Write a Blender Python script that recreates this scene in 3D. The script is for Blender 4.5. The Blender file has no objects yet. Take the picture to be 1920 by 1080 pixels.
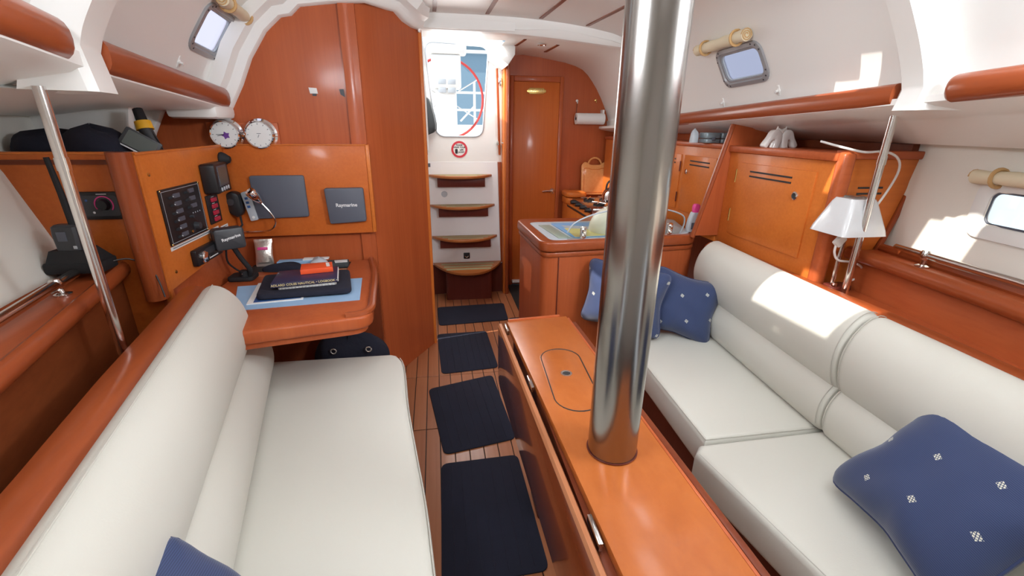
import bpy, bmesh, math, random
from mathutils import Vector, Matrix
random.seed(7)
R = math.radians
scene = bpy.context.scene
COL = scene.collection

# ---------------------------------------------------------------- camera
F_PX = 840.0
PITCH = math.atan((540 - 235) / F_PX)
YAW = math.atan(150 * math.cos(PITCH) / F_PX)
ROLL = R(0.68)
fwd = Vector((math.sin(YAW) * math.cos(PITCH), math.cos(YAW) * math.cos(PITCH), -math.sin(PITCH)))
rgt = Vector((math.cos(YAW), -math.sin(YAW), 0))
upv = rgt.cross(fwd)
r2 = rgt * math.cos(ROLL) + upv * math.sin(ROLL)
u2 = upv * math.cos(ROLL) - rgt * math.sin(ROLL)
cam_d = bpy.data.cameras.new('camera')
cam = bpy.data.objects.new('camera', cam_d)
COL.objects.link(cam)
cam.matrix_world = Matrix(((r2.x, u2.x, -fwd.x, 0), (r2.y, u2.y, -fwd.y, 0), (r2.z, u2.z, -fwd.z, 1.45), (0, 0, 0, 1)))
cam_d.sensor_width = 36.0
cam_d.lens = 36.0 * F_PX / 1920.0
cam_d.clip_start = 0.02
scene.camera = cam

# ---------------------------------------------------------------- world, sun, daylight and fill, exposure
SUN_EL, SUN_AZ = R(40), R(12)
SUN_DIR = Vector((math.cos(SUN_AZ) * math.cos(SUN_EL), math.sin(SUN_AZ) * math.cos(SUN_EL), -math.sin(SUN_EL)))
w = bpy.data.worlds.new('sky'); scene.world = w; w.use_nodes = True
bg = w.node_tree.nodes['Background']
bg.inputs[0].default_value = (0.80, 0.90, 1.0, 1)
bg.inputs[1].default_value = 1.8
sd = bpy.data.lights.new('sun', 'SUN'); sd.energy = 8.0; sd.angle = R(0.6); sd.color = (1.0, 0.95, 0.86)
so = bpy.data.objects.new('sun', sd); COL.objects.link(so)
so.rotation_euler = SUN_DIR.to_track_quat('-Z', 'Y').to_euler()
# area lights for hatch and companionway daylight, plus added side, forward and door fill
DAYLIGHT_FILL = [  # name, location, aim direction, width, height, watts, colour
    ('hatch_daylight', (0.675, 1.15, 2.06), (0, 0, -1), 0.20, 0.36, 3.5, (0.93, 0.96, 1.0)),
    ('hatch_daylight', (0.885, 1.36, 2.05), (0, 0, -1), 0.15, 0.26, 3, (0.93, 0.96, 1.0)),
    ('hatch_daylight', (-0.08, 1.07, 2.07), (0, 0, -1), 0.26, 0.40, 4, (0.95, 0.97, 1.0)),
    ('hatch_daylight', (0.28, -0.15, 2.07), (0, 0, -1), 0.60, 0.60, 5, (1.0, 0.98, 0.95)),  # added fill under an unseen forward hatch
    ('window_daylight', (-0.545, 0.52, 1.80), (1, 0.60, 0.20), 0.50, 0.16, 19, (0.86, 0.93, 1.0)),  # added fill, tilted up to brighten the right cabin side and deckhead
    ('window_daylight', (1.235, 0.50, 1.78), (-1, 0.95, 0.30), 0.50, 0.16, 36, (0.88, 0.94, 1.0)),  # second added fill, for the left cabin side
    ('companionway_daylight', (0.20, 3.62, 2.0), (0.55, 0.15, -0.8), 0.44, 0.50, 7, (1.0, 0.98, 0.95)),  # added at the roof opening, turned to brighten the aft door
    ('companionway_daylight', (0.20, 3.99, 1.72), (0, -1, -0.1), 0.40, 0.60, 8, (1.0, 0.98, 0.96)),
]
for n, loc, aim, sx, sy, wt, c in DAYLIGHT_FILL:
    ld = bpy.data.lights.new(n, 'AREA'); ld.shape = 'RECTANGLE'; ld.size = sx; ld.size_y = sy; ld.energy = wt; ld.color = c
    lo = bpy.data.objects.new(n, ld); COL.objects.link(lo); lo.location = loc
    lo.rotation_euler = Vector(aim).to_track_quat('-Z', 'Y').to_euler()
vs = scene.view_settings
vs.view_transform = 'Standard'; vs.look = 'None'; vs.gamma = 1.0; vs.use_curve_mapping = False
vs.exposure = -0.33

# ---------------------------------------------------------------- materials
def new_mat(name):
    m = bpy.data.materials.new(name); m.use_nodes = True
    return m, m.node_tree.nodes, m.node_tree.links, m.node_tree.nodes['Principled BSDF']
def plain(name, col, rough=0.5, metal=0.0, coat=0.0, emit=None, estr=0.0, bump=0.0, bscale=200.0, trans=0.0, sheen=0.0, var=0.0):
    m, N, L, p = new_mat(name)
    p.inputs['Base Color'].default_value = (*col, 1); p.inputs['Roughness'].default_value = rough
    p.inputs['Metallic'].default_value = metal; p.inputs['Coat Weight'].default_value = coat
    p.inputs['Coat Roughness'].default_value = 0.08
    p.inputs['Transmission Weight'].default_value = trans
    p.inputs['Sheen Weight'].default_value = sheen
    if emit: p.inputs['Emission Color'].default_value = (*emit, 1); p.inputs['Emission Strength'].default_value = estr
    tc = N.new('ShaderNodeTexCoord')
    if bump or var:
        nz = N.new('ShaderNodeTexNoise'); nz.inputs['Scale'].default_value = bscale; nz.inputs['Detail'].default_value = 3
        L.new(tc.outputs['Object'], nz.inputs['Vector'])
        if bump:
            b = N.new('ShaderNodeBump'); b.inputs['Strength'].default_value = bump; b.inputs['Distance'].default_value = 0.002
            L.new(nz.outputs['Fac'], b.inputs['Height']); L.new(b.outputs['Normal'], p.inputs['Normal'])
        if var:
            n2 = N.new('ShaderNodeTexNoise'); n2.inputs['Scale'].default_value = 6.0
            L.new(tc.outputs['Object'], n2.inputs['Vector'])
            mx = N.new('ShaderNodeMix'); mx.data_type = 'RGBA'
            mx.inputs['A'].default_value = (*[c * (1 - var) for c in col], 1); mx.inputs['B'].default_value = (*[min(1, c * (1 + var)) for c in col], 1)
            L.new(n2.outputs['Fac'], mx.inputs['Factor']); L.new(mx.outputs['Result'], p.inputs['Base Color'])
    return m
def wood(name, dark, light, scale=(70, 70, 2.2), rough=0.38, coat=0.14, mid=0.5, spread=0.22, island=False):
    m, N, L, p = new_mat(name)
    tc = N.new('ShaderNodeTexCoord'); mp = N.new('ShaderNodeMapping'); mp.inputs['Scale'].default_value = scale
    L.new(tc.outputs['Object'], mp.inputs['Vector'])
    n1 = N.new('ShaderNodeTexNoise'); n1.inputs['Scale'].default_value = 1.0; n1.inputs['Detail'].default_value = 6; n1.inputs['Roughness'].default_value = 0.6; n1.inputs['Distortion'].default_value = 0.4
    L.new(mp.outputs['Vector'], n1.inputs['Vector'])
    mp2 = N.new('ShaderNodeMapping'); mp2.inputs['Scale'].default_value = tuple(s * 0.12 for s in scale)
    L.new(tc.outputs['Object'], mp2.inputs['Vector'])
    n2 = N.new('ShaderNodeTexNoise'); n2.inputs['Scale'].default_value = 1.0; n2.inputs['Detail'].default_value = 2
    L.new(mp2.outputs['Vector'], n2.inputs['Vector'])
    av = N.new('ShaderNodeMath'); av.operation = 'MULTIPLY_ADD'; av.inputs[1].default_value = 0.5; L.new(n1.outputs['Fac'], av.inputs[0])
    ml = N.new('ShaderNodeMath'); ml.operation = 'MULTIPLY'; ml.inputs[1].default_value = 0.5; L.new(n2.outputs['Fac'], ml.inputs[0]); L.new(ml.outputs[0], av.inputs[2])
    val = av.outputs[0]
    if island:
        oi = N.new('ShaderNodeObjectInfo'); a2 = N.new('ShaderNodeMath'); a2.operation = 'MULTIPLY_ADD'; a2.inputs[1].default_value = 0.22
        s2 = N.new('ShaderNodeMath'); s2.operation = 'SUBTRACT'; s2.inputs[1].default_value = 0.11
        L.new(oi.outputs['Random'], a2.inputs[0]); L.new(val, a2.inputs[2]); L.new(a2.outputs[0], s2.inputs[0]); val = s2.outputs[0]
    r = N.new('ShaderNodeValToRGB'); r.color_ramp.elements[0].position = mid - spread; r.color_ramp.elements[1].position = mid + spread
    r.color_ramp.elements[0].color = (*dark, 1); r.color_ramp.elements[1].color = (*light, 1)
    L.new(val, r.inputs['Fac']); L.new(r.outputs['Color'], p.inputs['Base Color'])
    p.inputs['Roughness'].default_value = rough; p.inputs['Coat Weight'].default_value = coat; p.inputs['Coat Roughness'].default_value = 0.12
    p.inputs['Specular IOR Level'].default_value = 0.22
    return m
def navy_fabric():
    m, N, L, p = new_mat('navy_cotton')
    uv = N.new('ShaderNodeUVMap')
    sep = N.new('ShaderNodeSeparateXYZ'); L.new(uv.outputs['UV'], sep.inputs[0])
    def math_(op, a, b=None):
        n = N.new('ShaderNodeMath'); n.operation = op
        for i, v in enumerate((a, b)):
            if v is None: continue
            if isinstance(v, (int, float)): n.inputs[i].default_value = v
            else: L.new(v, n.inputs[i])
        return n.outputs[0]
    # rotated lattice of small woven diamonds
    a = math_('ADD', sep.outputs['X'], math_('MULTIPLY', sep.outputs['Y'], 0.5))
    b = math_('SUBTRACT', sep.outputs['Y'], math_('MULTIPLY', sep.outputs['X'], 0.35))
    ca = math_('ABSOLUTE', math_('SUBTRACT', math_('FRACT', math_('MULTIPLY', a, 3.4)), 0.5))
    cb = math_('ABSOLUTE', math_('SUBTRACT', math_('FRACT', math_('MULTIPLY', b, 3.4)), 0.5))
    dia = math_('LESS_THAN', math_('ADD', ca, cb), 0.085)
    # break the diamond into small stitches
    s1 = math_('GREATER_THAN', math_('FRACT', math_('MULTIPLY', a, 84)), 0.28)
    s2 = math_('GREATER_THAN', math_('FRACT', math_('MULTIPLY', b, 84)), 0.28)
    dia = math_('MULTIPLY', dia, math_('MULTIPLY', s1, s2))
    rib = math_('FRACT', math_('MULTIPLY', sep.outputs['Y'], 120))
    ribm = math_('GREATER_THAN', rib, 0.55)
    mx = N.new('ShaderNodeMix'); mx.data_type = 'RGBA'
    mx.inputs['A'].default_value = (0.022, 0.036, 0.098, 1); mx.inputs['B'].default_value = (0.040, 0.062, 0.150, 1)
    L.new(ribm, mx.inputs['Factor'])
    m2 = N.new('ShaderNodeMix'); m2.data_type = 'RGBA'; m2.inputs['B'].default_value = (0.75, 0.75, 0.62, 1)
    L.new(mx.outputs['Result'], m2.inputs['A']); L.new(dia, m2.inputs['Factor'])
    L.new(m2.outputs['Result'], p.inputs['Base Color'])
    p.inputs['Roughness'].default_value = 0.85; p.inputs['Sheen Weight'].default_value = 0.25
    bp = N.new('ShaderNodeBump'); bp.inputs['Strength'].default_value = 0.25; bp.inputs['Distance'].default_value = 0.001
    L.new(rib, bp.inputs['Height']); L.new(bp.outputs['Normal'], p.inputs['Normal'])
    return m

M = {}
M['wood'] = wood('cherry_veneer', (0.365, 0.074, 0.022), (0.500, 0.118, 0.036))
M['wood_h'] = wood('cherry_veneer_long', (0.365, 0.074, 0.022), (0.500, 0.118, 0.036), scale=(60, 2.2, 60))
M['wood_x'] = wood('cherry_veneer_cross', (0.365, 0.074, 0.022), (0.500, 0.118, 0.036), scale=(2.2, 60, 60))
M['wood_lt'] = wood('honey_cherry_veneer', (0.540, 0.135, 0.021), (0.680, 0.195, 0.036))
M['wood_panel'] = wood('nav_panel_veneer', (0.500, 0.110, 0.018), (0.630, 0.160, 0.031))
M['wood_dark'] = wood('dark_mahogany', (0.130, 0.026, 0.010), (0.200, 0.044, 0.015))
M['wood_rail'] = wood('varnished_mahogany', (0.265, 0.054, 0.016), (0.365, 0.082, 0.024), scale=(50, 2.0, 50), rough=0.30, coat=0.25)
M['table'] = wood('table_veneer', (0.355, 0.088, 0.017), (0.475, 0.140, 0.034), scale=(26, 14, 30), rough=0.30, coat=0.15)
M['wood_mid'] = wood('aged_mahogany', (0.170, 0.038, 0.012), (0.260, 0.066, 0.020), scale=(60, 2.2, 60))  # batten brown; also puts trough shade into the left back panel
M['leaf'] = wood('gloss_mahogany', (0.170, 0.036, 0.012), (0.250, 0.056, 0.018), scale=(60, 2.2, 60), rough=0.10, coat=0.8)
M['plank'] = wood('teak_sole', (0.360, 0.130, 0.055), (0.500, 0.205, 0.095), scale=(60, 2.0, 60), rough=0.38, coat=0.25, island=True)
M['seam'] = plain('black_caulking', (0.012, 0.010, 0.010), 0.6)
M['white'] = plain('white_liner', (0.90, 0.89, 0.855), 0.42, coat=0.15)
M['white2'] = plain('white_gelcoat', (0.84, 0.83, 0.80), 0.3, coat=0.3)
M['board'] = plain('white_laminate', (0.85, 0.84, 0.84), 0.35)
M['hull'] = plain('vinyl_hull_lining', (0.86, 0.83, 0.75), 0.6, bump=0.15, bscale=120)
M['cushion'] = plain('ivory_leatherette', (0.66, 0.645, 0.575), 0.55, bump=0.12, bscale=260, sheen=0.1)
M['piping'] = plain('ivory_piping', (0.55, 0.53, 0.47), 0.5)
M['navy'] = navy_fabric()
M['mat'] = plain('navy_rubber_carpet', (0.012, 0.014, 0.030), 0.95, bump=0.5, bscale=500, var=0.25)
M['steel'] = plain('polished_stainless', (0.72, 0.70, 0.68), 0.16, metal=1.0)
M['brush'] = plain('brushed_stainless', (0.33, 0.31, 0.29), 0.20, metal=1.0)
M['chrome'] = plain('chrome', (0.85, 0.85, 0.86), 0.06, metal=1.0)
M['brass'] = plain('brass', (0.70, 0.50, 0.17), 0.25, metal=1.0)
M['black'] = plain('black_plastic', (0.012, 0.012, 0.014), 0.4)
M['blackm'] = plain('black_rubber', (0.010, 0.010, 0.012), 0.75)
M['charcoal'] = plain('charcoal_plastic', (0.040, 0.042, 0.048), 0.45)
M['slate'] = plain('slate_grey_plastic', (0.095, 0.105, 0.135), 0.5, bump=0.1, bscale=400)
M['screen'] = plain('lcd_screen', (0.10, 0.115, 0.105), 0.35)
M['red'] = plain('red_switch', (0.45, 0.02, 0.05), 0.35)
M['ink_white'] = plain('white_print', (0.82, 0.82, 0.82), 0.6)
M['ink_black'] = plain('black_print', (0.02, 0.02, 0.02), 0.6)
M['ink_red'] = plain('red_print', (0.60, 0.03, 0.05), 0.5)
M['ink_purple'] = plain('purple_print', (0.16, 0.05, 0.30), 0.5)
M['ink_gold'] = plain('gold_print', (0.72, 0.60, 0.30), 0.4)
M['paper'] = plain('white_paper', (0.80, 0.80, 0.78), 0.7)
M['dial'] = plain('dial_face', (0.82, 0.82, 0.80), 0.5)
M['chart'] = plain('light_blue_paper', (0.30, 0.47, 0.68), 0.8, var=0.12)
M['blue'] = plain('blue_cover', (0.03, 0.10, 0.30), 0.4)
M['navybook'] = plain('navy_cloth_cover', (0.022, 0.022, 0.070), 0.45, coat=0.2)
M['orange'] = plain('orange_card', (0.85, 0.10, 0.025), 0.4)
M['yellow'] = plain('yellow_plastic', (0.80, 0.42, 0.02), 0.45)
M['darkcloth'] = plain('dark_navy_cloth', (0.012, 0.013, 0.026), 0.95, bump=0.6, bscale=90)
M['greybag'] = plain('grey_nylon', (0.045, 0.052, 0.055), 0.8, bump=0.6, bscale=60)
M['foil'] = plain('silver_foil', (0.72, 0.66, 0.60), 0.28, metal=0.75, bump=0.8, bscale=70)
M['pink'] = plain('pink_plastic', (0.75, 0.07, 0.28), 0.4)
M['palegrey'] = plain('pale_grey_plastic', (0.48, 0.52, 0.56), 0.45)
M['boxgrey'] = plain('grey_tin', (0.25, 0.31, 0.34), 0.35, metal=0.3)
M['ceramic'] = plain('white_porcelain', (0.82, 0.79, 0.76), 0.18, coat=0.5)
M['tread'] = wood('step_tread', (0.34, 0.10, 0.025), (0.46, 0.16, 0.04), scale=(2.5, 60, 60))
M['grip'] = plain('olive_grip_strip', (0.40, 0.36, 0.20), 0.9, bump=0.5, bscale=500)
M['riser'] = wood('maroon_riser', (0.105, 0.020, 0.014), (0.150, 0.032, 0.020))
M['bamboo'] = wood('bamboo_board', (0.66, 0.28, 0.085), (0.80, 0.40, 0.15), scale=(45, 45, 3), rough=0.5, coat=0.1)
M['alu'] = plain('grey_window_frame', (0.36, 0.36, 0.37), 0.4, metal=0.3)
M['blind'] = plain('cream_blind', (0.80, 0.70, 0.50), 0.8, bump=0.3, bscale=40)
M['blindstrap'] = plain('tan_strap', (0.62, 0.38, 0.16), 0.7)
M['shade'] = plain('grey_white_lampshade', (0.70, 0.71, 0.72), 0.25, coat=0.6, bump=0.9, bscale=22)
M['cord'] = plain('white_cord', (0.75, 0.73, 0.70), 0.5)
M['darkcord'] = plain('dark_cord', (0.03, 0.02, 0.02), 0.5)
M['bluewall'] = plain('blue_grey_cladding', (0.20, 0.30, 0.38), 0.7)
M['wheelred'] = plain('red_wheel_grip', (0.55, 0.05, 0.045), 0.5)
M['map_y'] = plain('pale_yellow_print', (0.75, 0.66, 0.25), 0.4)
M['map_b'] = plain('sky_blue_print', (0.20, 0.42, 0.70), 0.4)
M['sage'] = plain('sage_print', (0.33, 0.40, 0.33), 0.4)
M['cream'] = plain('cream_bowl', (0.84, 0.82, 0.66), 0.35)
M['carpet'] = plain('black_carpet', (0.016, 0.015, 0.015), 0.95)
def acrylic():
    m, N, L, p = new_mat('clear_acrylic')
    tr = N.new('ShaderNodeBsdfTransparent'); tr.inputs[0].default_value = (0.93, 0.96, 0.95, 1)
    gl = N.new('ShaderNodeBsdfGlossy'); gl.inputs['Roughness'].default_value = 0.03
    fr = N.new('ShaderNodeFresnel'); fr.inputs['IOR'].default_value = 1.4
    mx = N.new('ShaderNodeMixShader'); L.new(fr.outputs[0], mx.inputs[0]); L.new(tr.outputs[0], mx.inputs[1]); L.new(gl.outputs[0], mx.inputs[2])
    L.new(mx.outputs[0], N['Material Output'].inputs['Surface'])
    return m
M['acrylic'] = acrylic()
def milky_glass():
    m, N, L, p = new_mat('hazy_window_glass')
    tr = N.new('ShaderNodeBsdfTransparent'); tr.inputs[0].default_value = (0.34, 0.35, 0.42, 1)
    tl = N.new('ShaderNodeBsdfTranslucent'); tl.inputs[0].default_value = (0.45, 0.44, 0.56, 1)
    gl = N.new('ShaderNodeBsdfGlossy'); gl.inputs['Roughness'].default_value = 0.05
    a = N.new('ShaderNodeMixShader'); a.inputs[0].default_value = 0.45; L.new(tr.outputs[0], a.inputs[1]); L.new(tl.outputs[0], a.inputs[2])
    b = N.new('ShaderNodeMixShader'); b.inputs[0].default_value = 0.06; L.new(a.outputs[0], b.inputs[1]); L.new(gl.outputs[0], b.inputs[2])
    L.new(b.outputs[0], N['Material Output'].inputs['Surface'])
    return m
M['haze'] = milky_glass()

# ---------------------------------------------------------------- mesh building
class B:
    """collects shapes in one bmesh; build() links them as ONE mesh object"""
    def __init__(s): s.bm = bmesh.new(); s.uv = None
    def box(s, x0, x1, y0, y1, z0, z1, bev=0.0, seg=2, mat=None):
        vs_ = [s.bm.verts.new(v) for v in ((x0, y0, z0), (x1, y0, z0), (x1, y1, z0), (x0, y1, z0), (x0, y0, z1), (x1, y0, z1), (x1, y1, z1), (x0, y1, z1))]
        fs = [s.bm.faces.new([vs_[i] for i in q]) for q in ((0, 3, 2, 1), (4, 5, 6, 7), (0, 1, 5, 4), (1, 2, 6, 5), (2, 3, 7, 6), (3, 0, 4, 7))]
        if bev > 0:
            es = list({e for f in fs for e in f.edges})
            r = bmesh.ops.bevel(s.bm, geom=es, offset=bev, segments=seg, affect='EDGES', profile=0.5)
            vs_ = list({v for v in r['verts']} | {v for v in vs_ if v.is_valid})
        if mat is not None: bmesh.ops.transform(s.bm, matrix=mat, verts=vs_)
        return s
    def prism(s, poly, a, b, axis='z', bev=0.0, seg=2, mat=None):
        """poly: 2D points; extruded from a to b along axis. axis z:(x,y) y:(x,z) x:(y,z)"""
        def P(p, t):
            return (p[0], p[1], t) if axis == 'z' else ((p[0], t, p[1]) if axis == 'y' else (t, p[0], p[1]))
        va = [s.bm.verts.new(P(p, a)) for p in poly]; vb = [s.bm.verts.new(P(p, b)) for p in poly]
        n = len(poly)
        fa = s.bm.faces.new(va[::-1]); fb = s.bm.faces.new(vb)
        fs = [s.bm.faces.new((va[i], va[(i + 1) % n], vb[(i + 1) % n], vb[i])) for i in range(n)]
        bmesh.ops.recalc_face_normals(s.bm, faces=[fa, fb] + fs)
        vs_ = va + vb
        if bev > 0:
            es = list(set(fa.edges) | set(fb.edges))
            r = bmesh.ops.bevel(s.bm, geom=es, offset=bev, segments=seg, affect='EDGES', profile=0.5)
            vs_ = list({v for v in r['verts']} | {v for v in vs_ if v.is_valid})
        if mat is not None: bmesh.ops.transform(s.bm, matrix=mat, verts=vs_)
        return s
    def loft(s, rings, closed=True, caps=True):
        V = [[s.bm.verts.new(p) for p in r] for r in rings]
        n = len(V[0]); fs = []
        for i in range(len(V) - 1):
            for j in range(n if closed else n - 1):
                k = (j + 1) % n
                fs.append(s.bm.faces.new((V[i][j], V[i][k], V[i + 1][k], V[i + 1][j])))
        if caps and closed:
            fs.append(s.bm.faces.new(V[0][::-1])); fs.append(s.bm.faces.new(V[-1]))
        if closed: bmesh.ops.recalc_face_normals(s.bm, faces=fs)
        return s
    def tube(s, pts, r, n=10, caps=True, closed=False):
        pts = [Vector(p) for p in pts]; rings = []
        keep = [i for i in range(len(pts)) if i == 0 or (pts[i] - pts[i - 1]).length > 1e-6]
        if isinstance(r, (list, tuple)): r = [r[i] for i in keep]
        pts = [pts[i] for i in keep]
        m = len(pts)
        prev = None
        for i, p in enumerate(pts):
            if closed: t = (pts[(i + 1) % m] - pts[i - 1]).normalized()
            else: t = (pts[min(i + 1, m - 1)] - pts[max(i - 1, 0)]).normalized()
            if prev is None:
                a = Vector((0, 0, 1)) if abs(t.z) < 0.9 else Vector((1, 0, 0))
                u = t.cross(a).normalized()
            else: u = (prev - t * prev.dot(t)).normalized()
            prev = u; v = t.cross(u)
            rr = r[i] if isinstance(r, (list, tuple)) else r
            rings.append([p + (u * math.cos(2 * math.pi * k / n) + v * math.sin(2 * math.pi * k / n)) * rr for k in range(n)])
        if closed: rings.append(rings[0])
        s.loft(rings, caps=caps and not closed)
        if closed: bmesh.ops.remove_doubles(s.bm, verts=s.bm.verts[:], dist=1e-6)
        return s
    def cyl(s, p0, p1, r, r1=None, n=20): return s.tube([p0, p1], [r, r if r1 is None else r1], n)
    def lathe(s, prof, c=(0, 0, 0), n=24, mat=None):
        rings = [[(c[0] + r * math.cos(2 * math.pi * k / n), c[1] + r * math.sin(2 * math.pi * k / n), c[2] + z) for k in range(n)] for r, z in prof]
        if mat is not None: rings = [[mat @ Vector(p) for p in r] for r in rings]
        return s.loft(rings, caps=prof[0] != prof[-1])
    def poly(s, pts):
        s.bm.faces.new([s.bm.verts.new(p) for p in pts]); return s
    def quads(s, verts, faces):
        V = [s.bm.verts.new(v) for v in verts]
        for f in faces: s.bm.faces.new([V[i] for i in f])
        return s
    def build(s, name, mat, parent=None, local=False, smooth=35, root_origin=None, **kw):
        M_ = Matrix.Identity(4)
        if parent is not None and not local: M_ = ROOTM[parent.name].inverted()
        if parent is None and not local:
            vs_ = [v.co for v in s.bm.verts]
            lo = Vector((min(v.x for v in vs_), min(v.y for v in vs_), min(v.z for v in vs_))); hi = Vector((max(v.x for v in vs_), max(v.y for v in vs_), max(v.z for v in vs_)))
            o_ = Vector(((lo.x + hi.x) / 2, (lo.y + hi.y) / 2, lo.z)) if root_origin is None else Vector(root_origin)
            M_ = Matrix.Translation(-o_)
        bmesh.ops.transform(s.bm, matrix=M_, verts=s.bm.verts)
        me = bpy.data.meshes.new(name); s.bm.to_mesh(me); s.bm.free()
        if smooth:
            for p in me.polygons: p.use_smooth = True
            me.set_sharp_from_angle(angle=R(smooth))
        me.materials.append(M[mat] if isinstance(mat, str) else mat)
        o = bpy.data.objects.new(name, me); COL.objects.link(o)
        if parent is not None:
            o.parent = parent; ROOTM[o.name] = ROOTM[parent.name]
        else:
            o.matrix_world = M_.inverted(); ROOTM[o.name] = M_.inverted()
        return o
ROOTM = {}
def tag(o, label, cat, group=None):
    o['label'] = label; o['category'] = cat
    if group: o['group'] = group
    return o
def struct(o): o['kind'] = 'structure'; return o
def thing(name, label, cat, loc=(0, 0, 0), mat=None, group=None):
    o = bpy.data.objects.new(name, None); COL.objects.link(o); o.empty_display_size = 0.05
    m = mat if mat is not None else Matrix.Translation(loc)
    o.matrix_world = m; ROOTM[o.name] = m.copy()
    return tag(o, label, cat, group)
def frame(o, x, y):
    """matrix with local x, y along the given directions and local z = x cross y (out of a panel)"""
    x = Vector(x).normalized(); y = Vector(y).normalized(); z = x.cross(y)
    return Matrix(((x.x, y.x, z.x, o[0]), (x.y, y.y, z.y, o[1]), (x.z, y.z, z.z, o[2]), (0, 0, 0, 1)))
def text(name, body, size, mat, parent, mtx, align='CENTER', depth=0.0004, bold=0.0):
    """flat lettering; mtx is in the parent root's local space"""
    cu = bpy.data.curves.new(name, 'FONT'); cu.body = body; cu.size = size; cu.align_x = align; cu.align_y = 'CENTER'; cu.extrude = depth; cu.offset = bold; cu.resolution_u = 3
    t = bpy.data.objects.new('tmp_text', cu); COL.objects.link(t)
    bpy.context.view_layer.update()
    me = bpy.data.meshes.new_from_object(t.evaluated_get(bpy.context.evaluated_depsgraph_get()))
    bpy.data.objects.remove(t); me.transform(mtx); me.materials.clear(); me.materials.append(M[mat]); me.name = name
    o = bpy.data.objects.new(name, me); COL.objects.link(o); o.parent = parent; ROOTM[o.name] = ROOTM[parent.name]
    return o
T = Matrix.Translation
def interp(tab, y):
    if y <= tab[0][0]: return tab[0][1]
    for (a, b), (c, d) in zip(tab, tab[1:]):
        if y <= c: return b + (d - b) * (y - a) / (c - a)
    return tab[-1][1]
def arc(cx, cy, r, a0, a1, n):
    return [(cx + r * math.cos(R(a0 + (a1 - a0) * i / n)), cy + r * math.sin(R(a0 + (a1 - a0) * i / n))) for i in range(n + 1)]
def rrect(x0, x1, y0, y1, r, n=4):
    return arc(x1 - r, y1 - r, r, 0, 90, n) + arc(x0 + r, y1 - r, r, 90, 180, n) + arc(x0 + r, y0 + r, r, 180, 270, n) + arc(x1 - r, y0 + r, r, 270, 360, n)
def round_poly(pts, r, n=5):
    out = []
    m = len(pts)
    for i in range(m):
        p = Vector(pts[i]); a = (Vector(pts[i - 1]) - p); b = (Vector(pts[(i + 1) % m]) - p)
        d = min(r, a.length * 0.45, b.length * 0.45)
        p0 = p + a.normalized() * d; p1 = p + b.normalized() * d
        for k in range(n + 1):
            t = k / n
            out.append(tuple(p0 * (1 - t) ** 2 + p * 2 * t * (1 - t) + p1 * t ** 2))
    return out
def catmull(pts, n=6, closed=False):
    P = [Vector(p) for p in pts]; out = []
    m = len(P)
    rng = range(m) if closed else range(m - 1)
    for i in rng:
        p0 = P[i - 1] if (i > 0 or closed) else P[i]; p1 = P[i]; p2 = P[(i + 1) % m]; p3 = P[(i + 2) % m] if (closed or i + 2 < m) else P[(i + 1) % m]
        for k in range(n):
            t = k / n
            out.append(0.5 * ((2 * p1) + (p2 - p0) * t + (2 * p0 - 5 * p1 + 4 * p2 - p3) * t * t + (3 * p1 - p0 - 3 * p2 + p3) * t ** 3))
    if not closed: out.append(P[-1])
    return out
# ================================================================ STRUCTURE
# ---- floor: dark bed with teak planks on it
floor = struct(B().box(-1.1, 1.5, -1.2, 4.3, -0.05, -0.006).build('floor', 'seam', root_origin=(0, 0, 0)))
PW, PX0 = 0.068, 0.030
segs = [(-0.5, 0.9), (0.9, 1.926), (1.93, 2.436), (2.44, 3.96)]
plank_mesh = {}
for (ya, yb) in segs:
    for k in range(-9, 12):
        xa = PX0 + k * PW
        if ya not in plank_mesh:
            o = B().box(0.002, PW - 0.002, 0.0012, yb - ya - 0.0012, -0.006, 0.0, bev=0.0012, seg=1).build('plank', 'plank', floor, local=True)
            plank_mesh[ya] = o.data
        else:
            o = bpy.data.objects.new('plank', plank_mesh[ya]); COL.objects.link(o); o.parent = floor
        o.location = (xa, ya, 0)

# ---- saloon liner: cabin sides and deckhead as one moulding
railR = [(-1.2, 1.12), (0.2, 1.28), (0.8, 1.37), (1.28, 1.42), (2.7, 1.45), (4.1, 1.46)]
railRz = [(-1.2, 1.62), (0.8, 1.570), (1.28, 1.552), (2.7, 1.492), (4.1, 1.46)]
railL = [(-1.2, -0.45), (0.2, -0.60), (1.05, -0.77), (1.47, -0.85), (2.45, -0.935)]
railLz = [(-1.2, 1.66), (1.05, 1.632), (1.47, 1.603), (2.45, 1.545)]
SIDE = [(-0.055, 0.035), (-0.035, 0.09), (0.005, 0.165), (0.05, 0.235), (0.10, 0.305), (0.145, 0.355), (0.20, 0.398), (0.265, 0.428), (0.34, 0.450)]
SIDE = [(p.x, p.y) for p in catmull([(a, b, 0) for a, b in SIDE], 4)]
NS = len(SIDE)
NMID = 24
def liner_ring(y):
    xl, zl, xr, zr = interp(railL, y), interp(railLz, y), interp(railR, y), interp(railRz, y)
    kl, kr = (1.995 - zl) / 0.450, (1.985 - zr) / 0.450
    pts = [Vector((xl + dx, y, zl + dz * kl)) for dx, dz in SIDE]
    a, b = pts[-1], Vector((xr - SIDE[-1][0], y, zr + SIDE[-1][1] * kr))
    for i in range(1, NMID):
        t = i / NMID; s_ = 2 * t - 1
        pts.append(Vector((a.x + (b.x - a.x) * t, y, a.z + (b.z - a.z) * t + 0.06 * (1 - abs(s_) ** 2.6))))
    pts += [Vector((xr - dx, y, zr + dz * kr)) for dx, dz in reversed(SIDE)]
    return pts
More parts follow.
